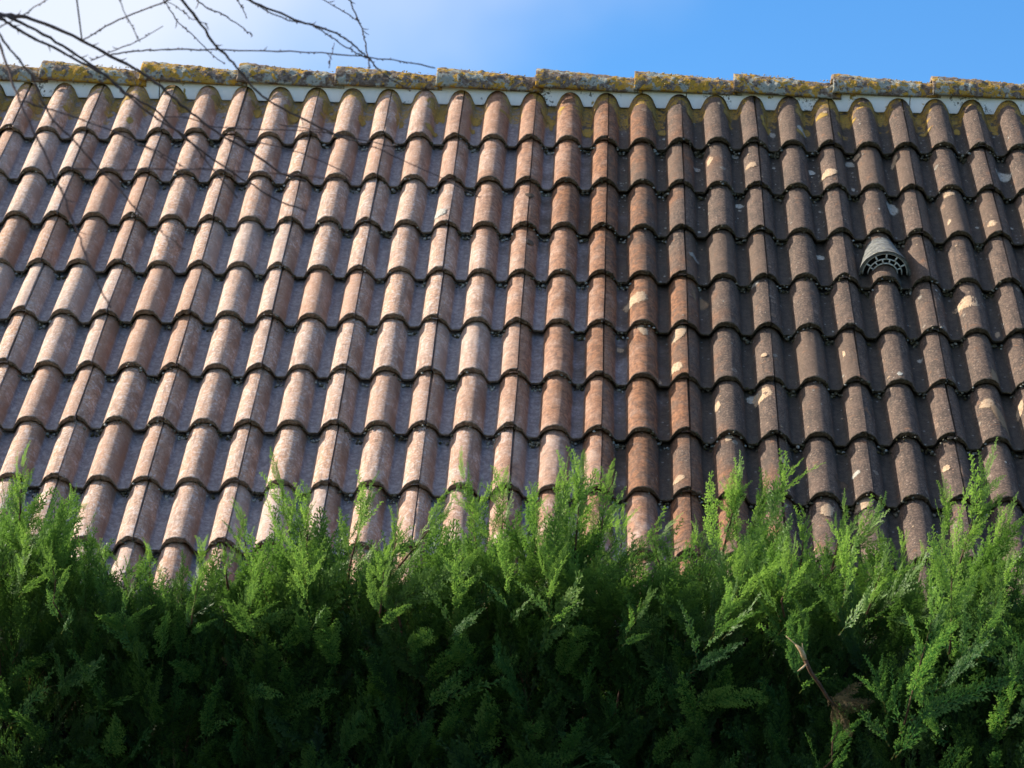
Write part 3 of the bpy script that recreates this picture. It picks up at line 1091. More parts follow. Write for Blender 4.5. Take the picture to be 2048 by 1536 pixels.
# ------------------------------------------------------------------ cypress hedge
def spray_mesh(seed, name='spray', length=0.15, mat=None, dens=1.0, lod=1.0, wide=0.36):
    r = random.Random(seed)
    V, F, tip, wood = [], [], [], []

    def ribbon(p, d, nrm, ln, wd, t0, t1, wv=0.0, bend=None):
        nrm = (nrm + Vector((r.uniform(-1, 1), r.uniform(-1, 1), r.uniform(-1, 1))) * 0.22).normalized()
        s = d.cross(nrm).normalized()
        mid = p + d * ln * 0.55 + nrm * r.uniform(-0.04, 0.04) * ln
        end = p + d * ln + nrm * r.uniform(-0.12, 0.12) * ln
        b = len(V)
        V.extend([p - s * wd * 0.4, p + s * wd * 0.4, mid - s * wd * 0.5 + nrm * wd * 0.15, mid + s * wd * 0.5 - nrm * wd * 0.15, end])
        F.extend([(b, b + 1, b + 3, b + 2), (b + 2, b + 3, b + 4)])
        tip.extend([t0, t0, (t0 + t1) / 2, (t0 + t1) / 2, t1])
        wood.extend([wv, wv, wv * 0.5, wv * 0.5, 0])
        return end

    # main axis: a gently bent line in the XZ plane, Y is the face of the spray
    n = 30
    ax = [Vector((0, 0, 0))]
    d = Vector((0, 0, 1))
    bx, by = r.uniform(-0.6, 0.6), r.uniform(-0.5, 0.5)
    for i in range(n):
        d = (d + Vector((bx, by, 0)) / n + Vector((r.uniform(-1, 1), r.uniform(-1, 1), 0)) * 0.02).normalized()
        ax.append(ax[-1] + d * length / n)
    for i in range(0, n, 2):
        nr = Vector((0, 1, 0))
        dd = (ax[i + 2] - ax[i])
        ribbon(ax[i], dd.normalized(), nr, dd.length * 1.02, 0.0026 * (1.2 - i / n), i / n * 0.6, i / n * 0.6 + 0.05, wv=max(0, 0.9 - 1.5 * i / n))
        ribbon(ax[i], dd.normalized(), Vector((1, 0, 0)), dd.length * 1.02, 0.0022 * (1.2 - i / n), i / n * 0.6, i / n * 0.6 + 0.05, wv=max(0, 0.9 - 1.5 * i / n))
    ns = int(length / 0.0068 * dens)
    for k in range(ns):
        t = 0.10 + 0.9 * (k + r.uniform(-0.25, 0.25)) / ns
        t = min(max(t, 0.02), 0.985)
        fi = t * n
        i = min(int(fi), n - 1)
        p = ax[i].lerp(ax[i + 1], fi - i)
        ad = (ax[i + 1] - ax[i]).normalized()
        side = 1 if k % 2 else -1
        lat = Vector((1, 0, 0)) * side
        env = min(1.0, 0.35 + t * 2.6) * (1 - t) ** 0.75 * 1.15 + 0.05
        ln = length * wide * env * r.uniform(0.65, 1.12)
        if r.random() < 0.06:
            ln *= 0.4
        sd = (ad * r.uniform(0.9, 1.1) + lat * r.uniform(0.45, 0.68) + Vector((0, r.uniform(-0.35, 0.35), 0))).normalized()
        nr = sd.cross(Vector((sd.z, 0, -sd.x))).normalized()
        if nr.length < 0.1:
            nr = Vector((0, 1, 0))
        if nr.y < 0:
            nr = -nr
        m_ = max(2, int(ln / 0.0056 * lod))
        q = p.copy()
        cur = sd.copy()
        segs = max(2, int(m_ / 2.5))
        pts = [q.copy()]
        for s_ in range(segs):
            cur = (cur + ad * 0.07 + Vector((0, r.uniform(-0.05, 0.05), 0))).normalized()
            q = q + cur * ln / segs
            pts.append(q.copy())
        for s_ in range(segs):
            dd = pts[s_ + 1] - pts[s_]
            ribbon(pts[s_], dd.normalized(), nr, dd.length * 1.05, 0.0023 - 0.0007 * s_ / segs, 0.2 + 0.6 * s_ / segs, 0.3 + 0.7 * s_ / segs)
        for j in range(m_):
            u = (j + 0.6) / (m_ + 0.3)
            fs = u * segs
            s_ = min(int(fs), segs - 1)
            pp = pts[s_].lerp(pts[s_ + 1], fs - s_)
            cd = (pts[s_ + 1] - pts[s_]).normalized()
            sl = cd.cross(nr).normalized() * (1 if j % 2 else -1)
            tl = min(0.021, 0.30 * ln + 0.006) * (1.05 - 0.72 * u) * r.uniform(0.7, 1.2)
            td = (cd * 1.0 + sl * r.uniform(0.38, 0.62) + nr * r.uniform(-0.14, 0.14)).normalized()
            if tl > 0.009:
                e = ribbon(pp, td, nr, tl * 0.7, 0.0019 / math.sqrt(lod), 0.35 + 0.4 * u, 0.7)
                for q_ in (-1, 0, 1):
                    t2 = (td + td.cross(nr) * 0.7 * q_).normalized()
                    ribbon(e - td * tl * 0.1 * (1 + abs(q_)), t2, nr, tl * 0.42, 0.0019 / math.sqrt(lod), 0.7, 1.0)
            else:
                ribbon(pp, td, nr, tl, 0.0019 / math.sqrt(lod), 0.35 + 0.4 * u, 0.75 + 0.25 * u)
    me = mesh(name, V, F, mat or M['leaf'], False, {'tip': tip, 'wood': wood})
    return me


SPR = [spray_mesh(100 + i, length=0.12 + 0.012 * i, wide=(0.20, 0.36, 0.28, 0.24, 0.40)[i % 5]) for i in range(10)]
SPR_Y = []
for me in SPR:                                # the same sprays as lighter new growth, sunlit contrast put into the colour
    m2 = me.copy()
    m2.materials[0] = M['young_lit_leaf']
    SPR_Y.append(m2)
hide = bpy.data.collections.new('spray_sources')      # never linked to the scene: only read by the node groups
hide_y = bpy.data.collections.new('young_lit_spray_sources')
for i in range(10):
    hide.objects.link(bpy.data.objects.new('spray_source_%02d' % i, SPR[i]))
    hide_y.objects.link(bpy.data.objects.new('young_lit_spray_source_%02d' % i, SPR_Y[i]))


def instancer(name, pts, rots, scales, idx, parent, source=None):
    me = bpy.data.meshes.new(name)
    me.from_pydata(pts, [], [])
    a = me.attributes.new('rot', 'FLOAT_VECTOR', 'POINT')
    a.data.foreach_set('vector', np.array(rots, dtype=np.float32).ravel())
    a = me.attributes.new('scl', 'FLOAT', 'POINT')
    a.data.foreach_set('value', np.array(scales, dtype=np.float32))
    a = me.attributes.new('pick', 'INT', 'POINT')
    a.data.foreach_set('value', np.array(idx, dtype=np.int32))
    me.materials.append(M['leaf'])
    o = obj(name, me, parent, Matrix.Identity(4))
    ng = bpy.data.node_groups.new(name + '_nodes', 'GeometryNodeTree')
    ng.interface.new_socket('Geometry', in_out='INPUT', socket_type='NodeSocketGeometry')
    ng.interface.new_socket('Geometry', in_out='OUTPUT', socket_type='NodeSocketGeometry')
    N, Lk = ng.nodes, ng.links
    gi, go = N.new('NodeGroupInput'), N.new('NodeGroupOutput')
    ci = N.new('GeometryNodeCollectionInfo')
    ci.inputs['Collection'].default_value = source or hide
    ci.inputs['Separate Children'].default_value = True
    ci.inputs['Reset Children'].default_value = True
    ip = N.new('GeometryNodeInstanceOnPoints')
    ip.inputs['Pick Instance'].default_value = True

    def na_(nm, ty):
        q = N.new('GeometryNodeInputNamedAttribute')
        q.data_type = ty
        q.inputs['Name'].default_value = nm
        return [s for s in q.outputs if s.enabled and s.name == 'Attribute'][0]
    er = N.new('FunctionNodeEulerToRotation')
    Lk.new(na_('rot', 'FLOAT_VECTOR'), er.inputs[0])
    Lk.new(gi.outputs[0], ip.inputs['Points'])
    Lk.new(ci.outputs[0], ip.inputs['Instance'])
    Lk.new(na_('pick', 'INT'), ip.inputs['Instance Index'])
    Lk.new(er.outputs[0], ip.inputs['Rotation'])
    Lk.new(na_('scl', 'FLOAT'), ip.inputs['Scale'])
    Lk.new(ip.outputs[0], go.inputs[0])
    md = o.modifiers.new('scatter', 'NODES')
    md.node_group = ng
    o['kind'] = 'stuff'
    return o


HD = 6.0                                      # depth of the hedge face from the camera
HYF = at(1024, 1200, HD).y                    # world y of the face
hedge = thing('cypress_hedge', (0, HYF + 0.45, 0), 'dense green cypress hedge with feathery sprays in front of the tiled roof', 'hedge')
# tips of the outline, in pixels, as seen from the camera
OUT = [(-700, 1038), (-300, 1018), (0, 1013), (50, 978), (130, 1058), (200, 1113), (300, 1138), (430, 1133), (490, 1088), (560, 1048), (640, 1088), (740, 1068), (800, 1108),
       (880, 1093), (950, 1038), (1040, 1068), (1130, 1038), (1200, 1078), (1330, 1123), (1400, 1128), (1480, 1058), (1570, 1048), (1620, 1108), (1720, 1108),
       (1800, 1138), (1880, 1113), (1950, 1048), (1985, 1098), (2048, 1178), (2400, 1088), (2800, 1108)]
OX = [at(p[0], p[1], HD + 0.1).x for p in OUT]
OZ = [at(p[0], p[1], HD + 0.1).z for p in OUT]


def top_z(x):
    return float(np.interp(x, OX, OZ))


def face_y(x, z):                             # wavy face; the right end bulges towards the viewer
    b = 0.16 * noise.noise((x * 1.6, z * 1.9, 3)) + 0.07 * noise.noise((x * 5, z * 5, 8))
    b -= 0.16 * min(1, max(0, (x - 0.35) / 0.6))
    dz = top_z(x) - z
    b += 0.22 * max(0, 1 - dz / 0.16) ** 2     # rounded shoulder at the top
    b += 0.22 * min(1, max(0, (dz - 0.10) / 0.35)) * (1 if x < 0.3 else max(0.25, 1 - (x - 0.3) / 0.5))   # face set back below so the overhanging top shades it
    return HYF + b


def to_face(px, py):                          # depth at which a view ray meets the hedge face
    d = 5.4
    for _ in range(40):
        p = at(px, py, d)
        if p.y > face_y(p.x, p.z):
            break
        d += 0.02
    return d


def orient(dirv, twist, face=None):           # local Z along dirv
    z = Vector(dirv).normalized()
    ref = Vector(face) if face is not None else Vector((0, -1, 0))
    x = ref.cross(z)
    if x.length < 1e-3:
        x = Vector((1, 0, 0))
    x.normalize()
    y = z.cross(x)
    m = Matrix((x, y, z)).transposed()
    return (m @ Matrix.Rotation(twist, 3, 'Z')).to_euler()


hr = random.Random(42)
pts, rots, scl, idx = [], [], [], []
front = []                                    # the nearest sprays, kept as objects of their own


def add(p, d, tw, s, near=False, kind=None):
    e = orient(d, tw)
    kind = hr.randrange(10) if kind is None else kind
    if near:
        front.append((p, e, s, kind))
    else:
        pts.append(tuple(p))
        rots.append(tuple(e))
        scl.append(s)
        idx.append(kind)


# body of the hedge, denser in the part the camera sees
for i in range(5200):
    wide_ = hr.random() < 0.22
    x = hr.uniform(-2.8, 2.8) if wide_ else hr.uniform(-1.35, 1.35)
    tz = top_z(x)
    zlo = 1.72 if not wide_ else 1.0
    z = hr.uniform(zlo, tz - 0.13)
    depth = abs(hr.gauss(0, 0.13))
    y = face_y(x, z) + depth
    d = Vector((hr.gauss(0.05, 0.42), -hr.uniform(0.1, 0.95), hr.uniform(0.35, 1.1)))
    add(Vector((x, y, z)), d, hr.gauss(0, 0.8), hr.uniform(0.5, 1.3))
# lower, coarser part down to the ground
for i in range(1500):
    x = hr.uniform(-2.8, 2.8)
    z = hr.uniform(0.1, 1.75)
    add(Vector((x, face_y(x, 1.8) + abs(hr.gauss(0, 0.1)), z)), Vector((hr.gauss(0, 0.5), -0.8, hr.uniform(0.2, 0.9))), hr.gauss(0, 0.7), hr.uniform(1.6, 2.4))
# top surface
for i in range(1350):
    wide_ = hr.random() < 0.25
    x = hr.uniform(-2.8, 2.8) if wide_ else hr.uniform(-1.35, 1.35)
    y = HYF + hr.uniform(0.08, 0.85)
    z = top_z(x) - 0.13 + 0.05 * noise.noise((x * 4, y * 4, 1)) - max(0, y - HYF - 0.35) * 0.25 - abs(hr.gauss(0, 0.03))
    d = Vector((hr.gauss(0.12, 0.38), hr.gauss(-0.25, 0.35), 1.0))
    add(Vector((x, y, z)), d, hr.uniform(-1.5, 1.5), hr.uniform(0.6, 1.05))

# leading shoots that stand out above the outline, each a stem with sprays set round it
leaders = [(40, 1040, 45, 925, 1), (110, 1080, 150, 985, .8), (215, 1150, 190, 1075, .6), (300, 1170, 300, 1090, .6), (395, 1180, 410, 1085, .7), (455, 1170, 445, 1090, .6),
           (500, 1150, 480, 1020, .8), (590, 1120, 556, 955, 1), (610, 1150, 620, 985, .8), (700, 1130, 742, 965, 1), (780, 1150, 800, 1030, .7), (800, 1130, 905, 1005, .8),
           (960, 1130, 925, 940, 1), (1000, 1120, 1010, 955, .9), (1060, 1120, 1075, 985, .8), (1110, 1120, 1135, 925, 1), (1150, 1110, 1165, 920, .8), (1190, 1130, 1220, 960, .8),
           (1240, 1160, 1245, 1020, .7), (1200, 1170, 1340, 1050, .8), (1330, 1170, 1300, 1060, .6), (1400, 1150, 1395, 1050, .7), (1440, 1130, 1485, 940, 1), (1500, 1120, 1585, 935, 1.1),
           (1480, 1120, 1460, 975, .8), (1600, 1150, 1612, 1025, .7), (1640, 1170, 1760, 1025, .9), (1660, 1160, 1690, 1010, .8), (1760, 1180, 1770, 1070, .6), (1800, 1170, 1812, 1060, .6),
           (1830, 1180, 1850, 1090, .5), (1880, 1150, 1895, 985, 1), (1910, 1160, 1975, 940, 1.1), (1960, 1190, 2020, 1020, .9), (2020, 1230, 2050, 1150, .6)]


def leader(p0, p1, k, nearer=False, n=9):
    ax = (p1 - p0)
    L_ = ax.length
    dn = ax.normalized()
    for j in range(n):
        t = -0.12 + 0.98 * j / (n - 1)
        p = p0 + ax * t
        ang = j * 2.4 + hr.uniform(-0.4, 0.4)
        side = Vector((math.cos(ang), math.sin(ang) * 0.8, 0))
        d = dn * 1.0 + side * (0.60 - 0.35 * t)
        s = (0.78 - 0.44 * t) * k * hr.uniform(0.85, 1.15) * min(1.15, L_ / 0.17)
        add(p, d, hr.uniform(-1.2, 1.2), s * 0.95, nearer, hr.choice((0, 3, 5, 8, 2)))
    add(p0 + ax * 0.66, dn, hr.uniform(-0.7, 0.7), 0.36 * L_ / 0.13, nearer, 5 * hr.randrange(2))
    add(p0 + ax * 0.45, dn, hr.uniform(-0.7, 0.7), 0.62 * L_ / 0.16, nearer, 5 * hr.randrange(2))


stems = []
for (ax_, ay_, bx_, by_, k) in leaders:
    dep = HD + hr.uniform(0.0, 0.30)
    p0, p1 = at(ax_, ay_, dep + 0.03), at(bx_, by_, dep - 0.03)
    leader(p0, p1, k, True, 7)
    leader(p0 + Vector((hr.gauss(0, 0.02), 0.03, 0)), p1 + Vector((hr.gauss(0, 0.02), 0.03, -0.03)), k * 0.75, False, 5)
    stems.append((p0 - (p1 - p0) * 0.5 + Vector((0, 0.1, 0)), p0, p1))
for i in range(60):                           # the same kind of shoot outside the frame and further back
    x = hr.uniform(-2.7, 2.7)
    y = HYF + hr.uniform(0.15, 0.8)
    z = top_z(x) - 0.12
    p0 = Vector((x, y, z))
    leader(p0, p0 + Vector((hr.gauss(0.02, 0.03), hr.gauss(0, 0.03), hr.uniform(0.06, 0.16))), hr.uniform(0.5, 0.9))
# big plumes on the lit right side and sprays that stand clear of the dark face
plumes = [(1800, 1480, 1880, 1180, 5.62, 1.5), (1840, 1420, 1990, 1240, 5.62, 1.3), (1780, 1500, 1760, 1330, 5.66, 1.0), (1900, 1330, 1905, 1100, 5.75, 1.4), (1960, 1300, 2020, 1130, 5.75, 1.2),
          (1680, 1250, 1700, 1080, 5.8, 1.2), (1560, 1250, 1590, 1090, 5.8, 1.2), (1450, 1260, 1500, 1100, 5.8, 1.1), (1390, 1330, 1470, 1190, 5.75, 1.0), (1640, 1560, 1690, 1430, 5.6, 1.0),
          (1600, 1370, 1610, 1230, 5.75, 1.0), (2010, 1450, 2050, 1300, 5.65, 1.2), (1730, 1240, 1770, 1120, 5.75, 1.1), (1250, 1280, 1300, 1180, 5.85, .9),
          (620, 1240, 600, 1080, 5.9, 1.0), (380, 1260, 400, 1140, 5.9, .9), (900, 1260, 930, 1100, 5.9, 1.1), (1100, 1240, 1090, 1090, 5.9, 1.1), (120, 1250, 100, 1100, 5.9, 1.0),
          (250, 1240, 260, 1130, 5.9, .9), (500, 1230, 520, 1120, 5.9, .9), (760, 1240, 770, 1110, 5.9, 1.0), (1020, 1230, 1010, 1080, 5.88, 1.0), (40, 1180, 60, 1060, 5.9, .9)]
for (ax_, ay_, bx_, by_, dep, k) in plumes:
    leader(at(ax_, ay_, dep), at(bx_, by_, dep - 0.05), k * 0.9, True, 7)
lone = [(340, 1250, 320, 1195), (380, 1330, 350, 1265), (290, 1300, 250, 1230), (20, 1420, 40, 1350), (510, 1290, 490, 1230), (560, 1310, 610, 1240), (770, 1400, 760, 1320),
        (930, 1350, 1025, 1320), (870, 1410, 1000, 1330), (1060, 1320, 1140, 1235), (1170, 1370, 1130, 1310), (1230, 1300, 1330, 1220), (590, 1400, 570, 1360), (320, 1460, 300, 1400),
        (390, 1480, 460, 1420), (200, 1520, 250, 1470), (730, 1500, 735, 1420), (930, 1530, 1000, 1440), (1230, 1480, 1220, 1410), (1100, 1450, 1180, 1500), (1300, 1540, 1330, 1480),
        (620, 1330, 580, 1290), (1450, 1430, 1440, 1370), (1520, 1440, 1530, 1380), (80, 1500, 70, 1440), (150, 1340, 200, 1290), (660, 1470, 640, 1410), (840, 1340, 820, 1290),
        (1380, 1360, 1350, 1300), (1010, 1250, 1070, 1190), (1330, 1410, 1370, 1350), (1000, 1500, 1060, 1470), (480, 1540, 470, 1490)]
for i in range(95):
    x, y = hr.uniform(-20, 2060), hr.uniform(1230, 1600)
    a = hr.gauss(0.25, 0.6)
    l_ = hr.uniform(45, 95)
    lone.append((x, y, x + math.sin(a) * l_, y - math.cos(a) * l_))
for (ax_, ay_, bx_, by_) in lone:
    dep = to_face(ax_, ay_) - hr.uniform(0.01, 0.09)
    p0, p1 = at(ax_, ay_, dep + 0.03), at(bx_, by_, dep - 0.03)
    add(p0, p1 - p0, hr.gauss(0, 0.5), (p1 - p0).length / 0.13 * 1.05 + 0.15, True)

hr.shuffle(front)
instancer('foliage', pts, rots, scl, idx, hedge)
front = front[:]
keep = front[:298]
for p, e, s, k in keep:
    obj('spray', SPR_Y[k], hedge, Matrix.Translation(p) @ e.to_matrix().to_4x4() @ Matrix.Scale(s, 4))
rest = front[298:]
if rest:
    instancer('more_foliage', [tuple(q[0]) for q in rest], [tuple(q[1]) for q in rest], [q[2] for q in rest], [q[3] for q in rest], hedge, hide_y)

A = Acc()
for (a, b, c) in stems:
    A.tube([a, b, b.lerp(c, 0.55)], [0.0035, 0.0028, 0.0012], 5)
for (ax_, ay_, bx_, by_, dep, k) in plumes[::3]:
    a, b = at(ax_, ay_, dep), at(bx_, by_, dep - 0.05)
    q = Vector((hr.gauss(0, 0.006), 0, 0))
    A.tube([a + (b - a) * 0.1 + q, a.lerp(b, 0.3) - q, a.lerp(b, 0.6) + q * 0.5, a.lerp(b, 0.8)], [0.0022, 0.0019, 0.0013, 0.0007], 5)
for i in range(90):
    x = hr.uniform(-2.6, 2.6)
    z = hr.uniform(1.5, top_z(x) - 0.12)
    p = Vector((x, HYF + 0.35, z - 0.25))
    q = Vector((x + hr.gauss(0, 0.08), face_y(x, z) + 0.04, z))
    A.tube([p, p.lerp(q, 0.5) + Vector((hr.gauss(0, 0.02), 0, -0.02)), q], [0.006, 0.0045, 0.0025], 5)
A.build('twigs', M['red_bark'], hedge, kind='stuff')
for i in range(8):
    A = Acc()
    x = -2.6 + i * 0.74
    A.tube([Vector((x, HYF + 0.5, 0)), Vector((x + 0.02, HYF + 0.5, 1.0)), Vector((x - 0.01, HYF + 0.5, top_z(x) - 0.25))], [0.05, 0.035, 0.01], 8)
    A.build('trunk', M['red_bark'], hedge)
# near-black sheet inside the hedge, standing in for its shade
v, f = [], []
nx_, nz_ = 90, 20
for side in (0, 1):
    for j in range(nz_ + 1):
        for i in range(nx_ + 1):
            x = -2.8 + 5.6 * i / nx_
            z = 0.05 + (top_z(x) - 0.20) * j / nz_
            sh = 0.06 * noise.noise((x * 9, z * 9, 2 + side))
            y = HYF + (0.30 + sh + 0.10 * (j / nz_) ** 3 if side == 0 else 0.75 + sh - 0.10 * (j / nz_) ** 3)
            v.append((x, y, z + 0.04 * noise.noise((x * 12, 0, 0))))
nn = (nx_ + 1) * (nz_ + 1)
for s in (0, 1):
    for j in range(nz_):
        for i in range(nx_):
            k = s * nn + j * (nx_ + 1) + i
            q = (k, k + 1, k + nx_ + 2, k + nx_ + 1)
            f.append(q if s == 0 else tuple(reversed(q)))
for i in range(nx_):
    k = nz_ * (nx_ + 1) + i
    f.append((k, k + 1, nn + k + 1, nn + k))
obj('hedge_shade_core', mesh('hedge_shade_core', v, f, M['core']), hedge, Matrix.Identity(4))['kind'] = 'stuff'

# ------------------------------------------------------------------ broken dead branch caught in the hedge
bd = 5.50
B = [at(px, py, bd + q) for px, py, q in ((1572, 1272, .0), (1590, 1288, .0), (1602, 1300, 0), (1610, 1320, 0.0), (1622, 1345, .01), (1640, 1370, .02), (1655, 1395, .03), (1672, 1415, .05))]
broken = thing('broken_branch', B[4], 'broken brown branch with torn pale wood and dead foliage caught in the green hedge', 'branch')
A = Acc()
A.tube(B[3:], [0.0040, 0.0038, 0.0032, 0.0027, 0.0020], 8)
for k in range(16):
    p = B[3].lerp(B[6], k / 16)
    A.tube([p, p + Vector((hr.uniform(-1, 1), -0.6, hr.uniform(-0.5, 1))).normalized() * 0.006], [0.0012, 0.0004], 4)
A.build('stem', M['red_bark'], broken)
A = Acc()
A.tube([B[1], B[2], B[2].lerp(B[3], 0.5), B[3]], [0.0012, 0.0048, 0.0052, 0.0042], 7)
A.tube([B[2] + Vector((0.004, 0, 0.001)), B[2] + Vector((0.002, 0, 0.014))], [0.0022, 0.0004], 4)
A.tube([B[0], B[1], B[2]], [0.0008, 0.0012, 0.0016], 5)
A.tube([at(1613, 1328, bd), at(1605, 1336, bd - 0.01), at(1596, 1342, bd - 0.02)], [0.0016, 0.0022, 0.0010], 5)
A.build('torn_end', M['cut'], broken)
dead = [spray_mesh(500 + i, 'dead_spray', length=0.13, mat=M['dead'], dens=0.8, wide=0.42) for i in range(3)]
for i in range(11):
    a = R(-80 + 105 * i / 10 + hr.uniform(-12, 12))
    d = RIGHT * math.cos(a) * 0.9 + UP * math.sin(a) + Vector((0, hr.uniform(-0.2, 0.5), 0))
    p = B[-1].lerp(B[-3], hr.uniform(-0.5, 0.9)) + Vector((0, hr.uniform(-0.01, 0.03), 0))
    obj('dead_spray', dead[i % 3], broken, Matrix.Translation(p) @ orient(d, hr.uniform(-1, 1)).to_matrix().to_4x4() @ Matrix.Scale(hr.uniform(0.30, 0.62), 4))

# ------------------------------------------------------------------ bare tree whose twigs hang into the picture
tree = thing('bare_tree', (-2.0, CAM.y + 3.3, 0), 'bare leafless tree with thin dark twigs reaching in from the upper left', 'tree')
Z = 0.341797


def sc1(l):
    return [(x * Z, y * Z) for x, y in l]


br = [  # (points in pixels, start and end width in pixels, depth at the start and the end)
    (sc1([(-200, 60), (0, 85), (120, 95), (270, 140), (480, 240), (640, 325), (760, 385), (880, 460), (1000, 560), (1120, 660), (1260, 770), (1450, 880), (1650, 1010), (1790, 1060)]), 8.5, 3.0, 3.5, 3.7),
    (sc1([(-200, 50), (0, 92), (80, 112), (250, 200), (400, 290), (520, 370), (650, 470), (760, 560), (900, 640), (1050, 780), (1200, 900), (1420, 1050), (1640, 1180), (1790, 1235)]), 7, 2.2, 3.45, 3.8),
    (sc1([(-200, 30), (0, 104), (70, 150), (200, 225), (320, 280), (480, 370), (620, 445), (700, 520), (800, 600), (930, 700), (1080, 800), (1180, 910), (1390, 1160)]), 7, 2.0, 3.4, 3.6),
    (sc1([(-150, 0), (0, 210), (60, 290), (130, 370), (200, 470), (260, 620), (340, 740), (420, 810), (560, 970), (700, 1110), (830, 1260)]), 5, 2.2, 3.3, 3.4),
    (sc1([(-120, 0), (0, 270), (40, 380), (80, 500), (120, 600), (200, 770), (260, 880), (310, 1010), (370, 1140), (430, 1300), (480, 1430), (515, 1536), (590, 1700), (650, 1800)]), 5.5, 2.2, 3.3, 3.2),
    (sc1([(120, 590), (300, 640), (450, 690), (620, 750), (800, 830), (950, 900), (1080, 980)]), 3, 1.4, 3.35, 3.5),
    (sc1([(390, 985), (600, 995), (800, 995), (1300, 995), (1700, 1020), (2048, 1055)]), 2.8, 2, 3.25, 3.2),
    (sc1([(640, 325), (760, 305), (900, 295), (1100, 290), (1400, 296), (1700, 300), (2048, 321)]) + [(744, 116), (803, 123), (870, 136)], 3.2, 1.8, 3.58, 3.8),
    (sc1([(480, 238), (560, 190), (620, 150), (780, 80), (990, 0), (1150, -60)]), 3, 2, 3.55, 3.6),
    (sc1([(1000, -80), (1060, 0), (1150, 110), (1240, 240), (1330, 330), (1400, 410), (1480, 510), (1560, 580), (1700, 660), (1850, 730), (1950, 780), (2048, 820)]), 6.5, 2.4, 3.5, 3.7),
    (sc1([(1350, -60), (1450, 0), (1600, 60), (1760, 130), (1860, 155), (1980, 200), (2040, 240)]) + [(719, 100), (735, 114), (751, 132), (776, 155), (801, 170), (821, 181)], 5, 1.6, 3.7, 3.9),
    (sc1([(1380, -60), (1460, 0), (1640, 100), (1830, 150), (1930, 215), (2048, 290)]) + [(722, 110), (740, 118)], 3, 1.5, 3.6, 3.8),
    ([(680, -40), (695, -10), (700, 3), (715, 35), (726, 64), (732, 94), (738, 126), (739, 136)], 3.6, 1.5, 3.9, 4.0),
    (sc1([(930, -60), (960, 0), (1030, 110), (1120, 200), (1220, 300), (1315, 375)]), 2.4, 1.2, 3.7, 3.8),
    (sc1([(680, -50), (700, 0), (760, 130), (820, 245)]), 2.2, 1.1, 3.4, 3.4),
    (sc1([(1100, -40), (1150, 0), (1220, 50), (1300, 80), (1400, 150), (1475, 205)]), 3.4, 1.3, 3.7, 3.7),
    (sc1([(1370, -40), (1385, 0), (1420, 50), (1443, 110)]), 2.4, 1.2, 3.8, 3.8),
    (sc1([(400, -90), (270, 0), (130, 90), (0, 160), (-80, 200)]), 2.8, 1.6, 3.3, 3.4),
    (sc1([(950, 155), (800, 240), (640, 310), (530, 355)]), 1.6, 1.8, 3.6, 3.55),
    (sc1([(1880, -10), (1960, 40), (2048, 90)]) + [(716, 42)], 1.8, 1.2, 3.9, 3.9),
    (sc1([(960, 685), (1100, 690), (1260, 740), (1500, 755), (1850, 770), (2048, 800), (2300, 860)]), 2.0, 1.4, 3.6, 3.8),
    (sc1([(640, 760), (850, 860), (1000, 960), (1120, 1085)]), 1.8, 1.2, 3.3, 3.3),
    (sc1([(960, 0), (1060, 60), (1130, 110), (1215, 140)]), 1.5, 1.0, 3.6, 3.6),
    (sc1([(900, 1310), (960, 1370), (1080, 1460)]), 1.6, 1.1, 3.3, 3.3),
    (sc1([(1330, 800), (1600, 850), (1900, 950), (2048, 1040)]), 1.8, 1.1, 3.8, 3.9),
    ([(560, 250), (640, 262), (760, 300), (870, 350), (960, 395)], 1.8, 1.0, 3.8, 3.9),
    (sc1([(1960, 250), (1940, 310), (1925, 400)]), 1.3, 1.0, 3.8, 3.8),
]
ends = []
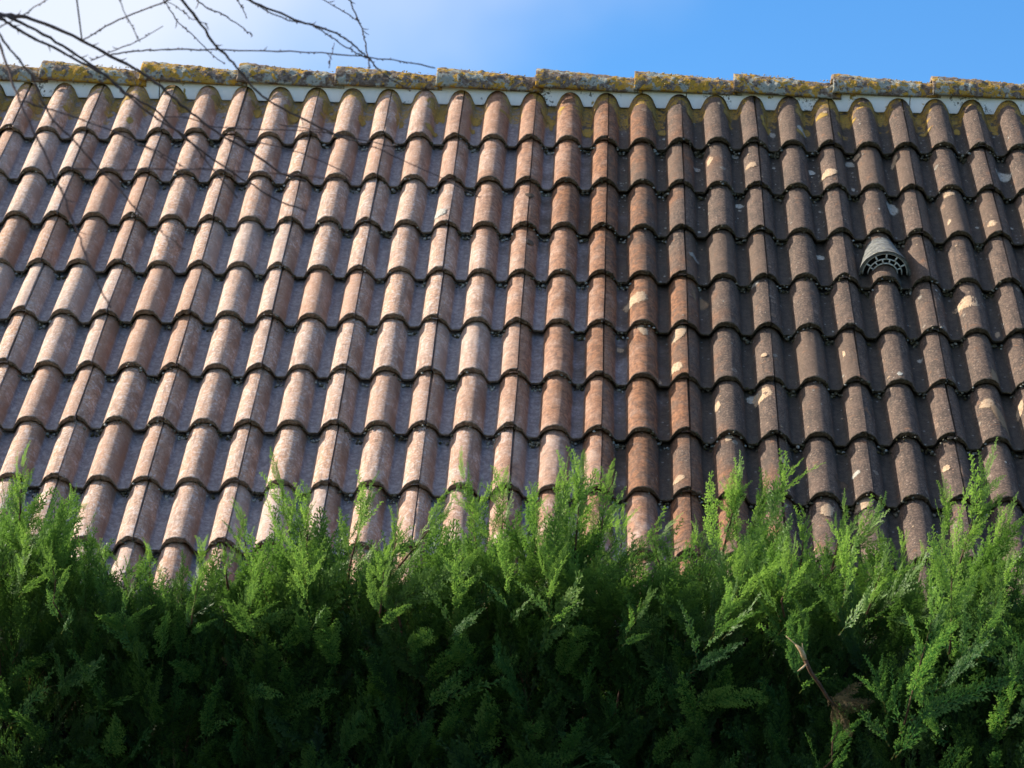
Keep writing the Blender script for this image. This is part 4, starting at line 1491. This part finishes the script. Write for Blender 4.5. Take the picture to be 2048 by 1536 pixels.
for (pl, w0, w1, d0, d1) in br:
    w0, w1 = w0 + 0.1, w1 + 0.8
    n = len(pl)
    P = []
    for i, (x, y) in enumerate(pl):
        P.append(at(x, y, d0 + (d1 - d0) * i / (n - 1)))
    # smooth the polyline
    Q = []
    for i in range(n - 1):
        a, b, c, d = P[max(i - 1, 0)], P[i], P[i + 1], P[min(i + 2, n - 1)]
        for k in range(4):
            t = k / 4
            q = 0.5 * ((2 * b) + (c - a) * t + (2 * a - 5 * b + 4 * c - d) * t * t + (3 * b - a - 3 * c + d) * t ** 3)
            Q.append(q + Vector((hr.gauss(0, 1), 0, hr.gauss(0, 1))) * 0.0006)
    Q.append(P[-1])
    nq = len(Q)
    rad = [((w0 + (w1 - w0) * (i / (nq - 1)) ** 0.8) / FPX * d0 / 2) * hr.uniform(0.92, 1.15) for i in range(nq)]
    A = Acc()
    A.tube(Q, rad, 7)
    for i in range(2, nq - 1):                # buds and short spurs
        for _ in range(2):
            if hr.random() < 0.42:
                d = (Q[i + 1] - Q[i]).normalized()
                s = d.cross(FWD).normalized() * hr.choice((-1, 1))
                p = Q[i].lerp(Q[i + 1], hr.random())
                if hr.random() < 0.1:
                    ln = hr.uniform(0.006, 0.013)
                    e = p + (d * 0.8 + s * 0.8 + FWD * hr.uniform(-0.5, 0.5)).normalized() * ln
                    A.tube([p, p.lerp(e, 0.5) + d * 0.001, e], [rad[i] * 0.55, 0.0007, 0.0003], 5)
                else:
                    ln = hr.uniform(0.0016, 0.0034)
                    A.tube([p, p + (d * 0.8 + s).normalized() * ln], [0.0011, 0.0005], 5)
    A.build('branch', M['bark'], tree)
    ends.append((P[0], rad[0]))
# trunk and limbs outside the frame that carry them
tb = Vector((-2.0, CAM.y + 3.3, 0))
A = Acc()
A.tube([tb, tb + Vector((0.03, 0, 0.8)), tb + Vector((0.0, 0.02, 1.6)), tb + Vector((0.05, 0, 2.4)), tb + Vector((0.1, 0.05, 3.3)), tb + Vector((0.12, 0.02, 4.2))], [0.13, 0.105, 0.09, 0.07, 0.045, 0.015], 12)
A.build('trunk', M['trunk'], tree)
A = Acc()
hub = at(-260, -60, 3.45)
A.tube([tb + Vector((0.03, 0, 2.2)), tb.lerp(hub, 0.5) * 1.0 + Vector((0, 0, 1.15)), hub], [0.035, 0.022, 0.010], 8)
for k in (0, 1, 2, 3, 4):
    A.tube([hub, ends[k][0]], [0.008, ends[k][1]], 6)
A.build('limb', M['bark'], tree)
A = Acc()
top = tb + Vector((0.08, 0.02, 3.0))
q1, q2 = at(100, -330, 3.55), at(650, -300, 3.8)
A.tube([top, top.lerp(q1, 0.5) + Vector((0, 0, 0.12)), q1, q2, at(1100, -260, 4.0)], [0.03, 0.022, 0.015, 0.008, 0.002], 8)
for k in (8, 9, 10, 11, 12, 13, 14, 15, 16, 17):
    e, rr = ends[k]
    t = min([0.0, 0.25, 0.5, 0.75, 1.0], key=lambda s: (q1.lerp(q2, s) - e).length)
    A.tube([q1.lerp(q2, t), (q1.lerp(q2, t)).lerp(e, 0.5) + Vector((0, 0, 0.02)), e], [0.004, rr * 1.1, rr], 6)
A.build('limb', M['bark'], tree)
